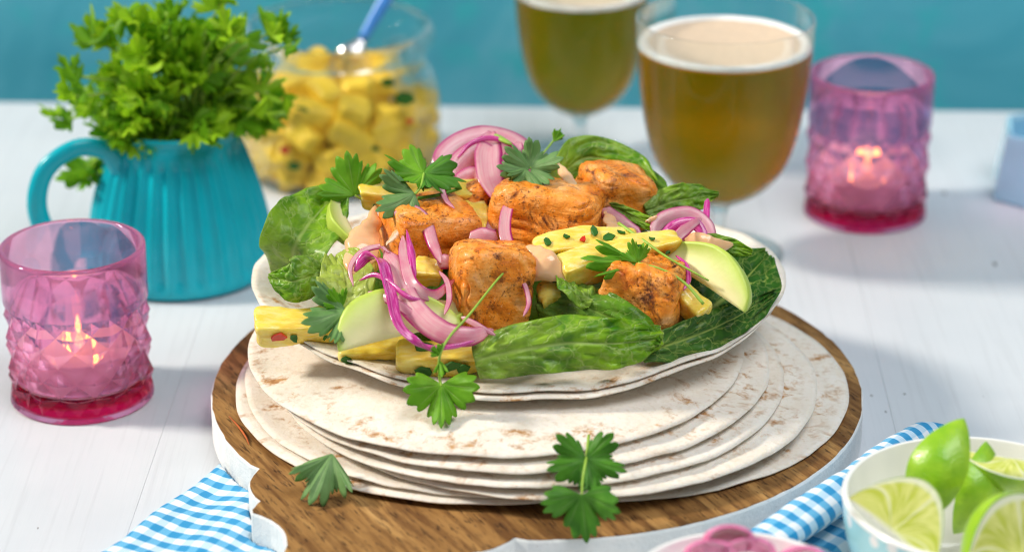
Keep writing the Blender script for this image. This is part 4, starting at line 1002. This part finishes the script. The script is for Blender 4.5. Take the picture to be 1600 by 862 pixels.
for e, d, nl in ends:
    m1 = mouth.lerp(e, .5) + Vector((0, 0, 1.0)); b0 = mouth + Vector((d.x * 1.6, d.y * 1.6, -1.5))
    if e.z < 7.6: b0 = mouth + Vector((d.x * 3.0, d.y * 3.0, .6)); m1 = mouth.lerp(e, .5) + Vector((0, -1.2, 1.4))
    mk('stem', tube(crom([b0, m1, e], 10), [.09] * 10, 6), STEM, pars)
    for k in range(nl):
        dd = (d + Vector((rs.gauss(0, .75), rs.gauss(0, .75), rs.gauss(0, .6)))).normalized()
        nn = Vector((rs.gauss(0, .5), rs.gauss(-.5, .5), 1))
        pleaf(e + Vector((rs.gauss(0, .4), rs.gauss(0, .4), rs.gauss(0, .3))), dd, nn, rs.uniform(1.2, 2.1), rs.random() < .5)

# ================================================================== jar of pineapple salsa
JC = Vector((-11.25, 38.4, 0))
jar = thing('glass_jar', 'wide glass jar of pineapple salsa behind the jug', 'jar', JC)
jo = smooth_prof([(5.2, .03), (5.9, .12), (6.25, .6), (6.5, 1.6), (6.6, 3.2), (6.55, 4.8), (6.25, 6.3), (5.8, 7.3), (5.62, 7.9), (5.7, 8.4)], 50)
jr = [(6.05, 8.6), (6.25, 8.9), (6.28, 9.4), (6.2, 9.75), (6.0, 9.95), (5.75, 9.95), (5.55, 9.75)]
ji = smooth_prof([(5.4, 9.4), (5.3, 8.2), (5.45, 7.4), (5.9, 6.4), (6.2, 4.8), (6.25, 3.2), (6.15, 1.7), (5.8, .75), (0.0, .55)], 50)
mk('glass', capped(lathe(jo + jr + ji, 96, JC), 96, True, False), THIN, jar)
mk('juice', lathe([(0.0, .58), (5.75, .68), (6.0, 1.0), (6.1, 1.5), (0.0, 1.5)], 72, JC), JUICE, jar)
rs = random.Random(5)
pv, pf = rbox(8, 5.0); PCM = []
for k in range(4):
    s3 = [(1.4, 1.0, .85), (1.2, 1.1, .8), (1.6, .85, .9), (1.05, .95, 1.0)][k]
    PCM.append(mesh_only('pineapple_chunk', ([(p.x * s3[0] * (1 + .2 * nz(p, 1.2, k)), p.y * s3[1] * (1 + .2 * nz(p, 1.2, k + 9)), p.z * s3[2] * (1 + .2 * nz(p, 1.2, k + 5))) for p in pv], pf), PINE_J))
lay = [(1.35, 5.0, 13), (2.75, 5.15, 14), (4.15, 5.15, 14), (5.45, 4.8, 13), (2.0, 2.7, 6), (3.6, 2.7, 6), (5.2, 2.6, 6), (6.3, 3.2, 8)]
k_ = 0
for z, rr, n in lay:
    for i in range(n):
        a = 2 * math.pi * i / n + z * 1.7 + rs.uniform(-.12, .12)
        if rr > 4 and math.sin(a) > .55: continue                    # behind the others, out of sight
        M = (axes(rs.uniform(-35, 35), rs.uniform(-35, 35), math.degrees(a) + rs.uniform(40, 140))).to_4x4(); M.translation = JC + Vector((math.cos(a) * rr, math.sin(a) * rr, z + rs.uniform(-.15, .15) - (.9 if (rr > 4 and z > 5 and math.cos(a) > .3) else 0)))
        o = put_copy(PCM[k_ % 4], None, M, 'pineapple_chunk'); k_ += 1
        tag(o, 'yellow pineapple chunk packed inside the glass jar', 'pineapple', 'pineapple chunks in the jar')
for (px, py, y, s_, red) in ((632, 155, 33.2, .55, 0), (470, 175, 32.6, .4, 0), (445, 235, 32.7, .28, 1), (640, 190, 33.4, .2, 1), (460, 260, 32.6, .35, 0), (585, 235, 32.5, .3, 0), (510, 255, 32.4, .3, 0), (605, 130, 34, .35, 0)):
    c = ony(px, py, y + .1); lf_ = [c + Vector((x * s_ * 1.3, .12 * x * x - .02 + w_, z * s_)) for w_ in (0, .08) for x, z in ((-1, .1), (-.3, .9), (.6, .7), (1, -.2), (.2, -.8), (-.6, -.6))]
    tag(mk('salsa_fleck', (lf_, [(5, 4, 3, 2, 1, 0), (6, 7, 8, 9, 10, 11)] + [(i, (i + 1) % 6, 6 + (i + 1) % 6, 6 + i) for i in range(6)]), CHILI if red else HERBBIT, smooth=False),
        'red chilli fleck pressed against the inside of the jar' if red else 'dark green herb fleck pressed against the inside of the jar', 'chilli' if red else 'herb', 'flecks in the salsa')
sp0, sp1 = ony(566, 62, 38.5), ony(640, -60, 40.5)
spn = thing('spoon', 'spoon with a blue handle standing in the glass jar', 'spoon', sp0)
mk('handle', tube(crom([sp0, sp0.lerp(sp1, .5) + Vector((0, 0, .1)), sp1], 16), interp([.34, .42, .45, .42], 16), 14, .55, CN), BLUEPL, spn)
mk('spoon_bowl', tube(crom([sp0 + (sp0 - sp1).normalized() * 2.2, sp0], 12), interp([.3, .9, 1.0, .6, .3], 12), 14, .3, CN), METAL, spn)

# ================================================================== napkins
ed0, ed1 = onz(163, 862, .35), onz(352, 722, .35); ed0.z = ed1.z = 0
d_ = (ed1 - ed0).normalized(); n_ = Vector((d_.y, -d_.x, 0))
def nap(u, v):
    a = -5 + u * 16.3; b = v * 10.5
    p = ed0 + d_ * a + n_ * b
    edge = min(1, b / .55); h = .78 * math.sqrt(max(0, 1 - (1 - edge) ** 2)) + .02
    tipe = min(1, (11.3 - a) / .6); h *= math.sqrt(max(0.0, 1 - (1 - max(tipe, 0)) ** 2))
    h += (.10 * math.sin(b * 1.5 + a * .35) + .12 * nz((a, b, 0), .5, 3)) * min(1, edge)
    h = max(h, .02)
    if inside_board(p, .12): h = min(h, .10)
    q = p + n_ * (.10 * math.sin(a * 1.1) + .08 * nz((a, 0, 0), .9, 5))
    return Vector((q.x, q.y, h))
g = grid(nap, 130, 90); g = (g[0], g[1], [(-5 + u * 16.3, v * 10.5) for u, v in g[2]])
tag(mk('napkin', g, GING), 'blue and white gingham napkin tucked under the left of the board', 'napkin')
path = [Vector(onz(1165, 868, 2.0)), onz(1215, 838, 2.0), onz(1268, 802, 2.0), onz(1335, 758, 2.0), onz(1392, 714, 1.9), onz(1438, 690, 1.5), onz(1470, 690, 1.2), onz(1500, 705, 1.0)]
for p in path:
    v = Vector((p.x, p.y, 0)) - BC
    if v.length < 18.2: v = v.normalized() * 18.2; p.x, p.y = BC.x + v.x, BC.y + v.y
P = crom(path, 90); rr = interp([.85, .95, .98, .95, .95, 1.0, 1.0, .85], 90)
V, F, UV = tube(P, rr, 40, .9, (0, 0, 1))
V = [v + (v - P[i // 40]).normalized() * (.10 * math.sin((i % 40) / 40 * 2 * math.pi * 3 + i / 40 * .05) + .08 * nz(v, .8, 4)) for i, v in enumerate(V)]
UV = [(u + .3 * v, v * 6.2) for u, v in UV]
nr_ = thing('napkin', 'rolled blue gingham napkin between the board and the lime bowl', 'napkin', (P[30].x, P[30].y, 0))
mk('rolled_part', (V, F, UV), GING, nr_)
def under(u, v):
    a = u * 11.0; i = int(8 + u * 52); p = P[i]; T = (P[i + 1] - P[i - 1]); T.z = 0; T.normalize(); n2 = Vector((T.y, -T.x, 0))
    if (Vector((p.x, p.y, 0)) + n2 - BC).length < (Vector((p.x, p.y, 0)) - BC).length: n2 = -n2
    b = -1.0 + v * 3.2
    h = 1.0 * math.sqrt(max(0, 1 - (max(0, b - 1.4) / .82) ** 2)) + .08 * math.sin(a * 1.3) + .02
    q = Vector((p.x, p.y, 0)) + n2 * b
    return Vector((q.x, q.y, max(h, .03)))
g = grid(under, 60, 26); g = (g[0], g[1], [(u * 11.0, v * 3.2) for u, v in g[2]])
mk('folded_part', g, GING, nr_)

# ================================================================== bowls at the front
def bowl(name, label, c, r, h, outm, inm):
    t = thing(name, label, 'bowl', c)
    po_ = smooth_prof([(r * .42, .02), (r * .47, .1), (r * .62, .5), (r * .84, h * .32), (r * .96, h * .65), (r - .02, h - .12)], 30)
    mk('outside', capped(lathe(po_, 72, c), 72, True, False), outm, t)
    pi2 = smooth_prof([(r - .02, h - .13), (r, h - .03), (r - .08, h + .03), (r - .22, h), (r - .30, h - .15), (r * .88, h * .6), (r * .74, h * .32), (r * .5, .8), (0.0, .6)], 44)
    mk('inside', lathe(pi2, 72, c), inm, t)
    return t
LB = Vector((21.0, -18.0, 0)); LH = 5.5
bowl('bowl', 'pale aqua bowl with white spots holding lime wedges at the right front', LB, 6.15, LH, AQUA, WHITEG)
def lime(label, c, X, D, L=5.6, rad=2.35, half=.62, seed=1.0):
    """wedge: long axis X, D points from the inner edge to the middle of the skin"""
    X = Vector(X).normalized(); D = Vector(D); D = (D - X * D.dot(X)).normalized(); S = X.cross(D); c = Vector(c)
    t = thing('lime_wedge', label, 'lime wedge', c - Vector((0, 0, rad * .4)), 'lime wedges in the bowl')
    def P(u, rr, an):
        q = math.sin(math.pi * u) ** .72; q = max(q, .02)
        r = rad * q * rr * (1 + .02 * mnoise.noise(Vector((u * 5, an * 3, seed))))
        return c + X * ((u - .5) * L * (1 + .03 * rr)) + D * (r * math.cos(an) - rad * .45) + S * (r * math.sin(an))
    for sg in (-1, 1):
        g = grid(lambda u, v: P(u, v, sg * half), 40, 16)
        mk('cut_face', (g[0], g[1] if sg > 0 else [f[::-1] for f in g[1]], g[2]), LFLESH, t)
    g = grid(lambda u, v: P(u, 1.0, half * (2 * v - 1)), 40, 18)
    mk('skin', g, LSKIN, t)
    return t
lime('lime wedge with yellow cut face at the left of the bowl', onz(1418, 800, 5.9), scr(.80, -.66, .2), scr(.50, .70, -.35), 4.6, 2.8, .42, 1.0)
lime('tall lime wedge standing skin outwards at the back of the bowl', onz(1466, 735, 6.3), scr(.42, 1, .1), scr(-.3, .1, 1), 5.0, 1.95, .75, 2.0)
lime('lime wedge with pointed tip at the right back of the bowl', onz(1580, 738, 5.4), scr(1, -.15, 0), scr(-.2, -1, .5), 5.0, 1.7, .55, 3.0)
lime('large lime wedge with ribbed cut face at the right front of the bowl', onz(1575, 832, 5.6), scr(.88, .38, -.3), scr(-.35, .9, -.35), 6.0, 3.1, .5, 4.0)
lime('shaded lime wedge deep in the middle of the bowl', onz(1525, 765, 4.6), scr(.35, 1, 0), scr(.3, .2, 1), 4.4, 1.7, .7, 5.0)
OB = Vector((9.75, -25.0, 0))
bowl('bowl', 'white bowl of pickled onion cut off by the bottom of the picture', OB, 4.8, 5.0, WHITEG, WHITEG)
PKON = m_plain('pickled_onion_pink', (.82, .24, .44), .25, .4, .3, .8, .1, .2, (.4, (1, .4, .6), .5))
for k, (px, py, z, w_, lab) in enumerate(((1110, 868, 5.2, .95, 'left pink onion slice heaped above the white front bowl'), (1140, 846, 5.7, 1.1, 'topmost pink onion slice heaped above the white front bowl'), (1172, 864, 5.3, .95, 'right pink onion slice heaped above the white front bowl'), (1255, 878, 4.7, .8, 'small pink onion slice at the right edge of the white front bowl'))):
    c = onz(px, py, z)
    arc = [c + Vector((math.cos(a) * 1.15, math.sin(a) * .7 + .2, math.sin(a) * .45 - .3)) for a in np.linspace(.1, math.pi - .1, 7)]
    tag(mk('onion_slice', ribbon(crom(arc, 26), [Vector((0, -.75, .8))] * 26, [w_ * 1.9] * 26, [.22] * 26), PKON, closed=True), lab, 'onion slice', 'pickled onion slices in the front bowl')

# ================================================================== pale blue pot at the right edge
pc = Vector((35.2, 34.2, 0)); V = []; F = []; k = 6
for z, r_ in ((.02, 4.55), (.2, 4.7), (.9, 4.62), (4.1, 4.05), (4.35, 3.95), (4.4, 3.75), (4.1, 3.55), (1.0, 3.9), (.7, 3.5)):
    for i in range(k): V.append((pc.x + r_ * math.cos(2 * math.pi * i / k + .35), pc.y + r_ * math.sin(2 * math.pi * i / k + .35), z))
for j in range(8):
    for i in range(k): F.append((j * k + i, j * k + (i + 1) % k, (j + 1) * k + (i + 1) % k, (j + 1) * k + i))
F.append(tuple(reversed(range(k)))); F.append(tuple(range(8 * k, 9 * k)))
tag(mk('pot', (V, F), PALEBL, smooth=False), 'pale blue faceted pot cut off by the right edge of the picture', 'pot')
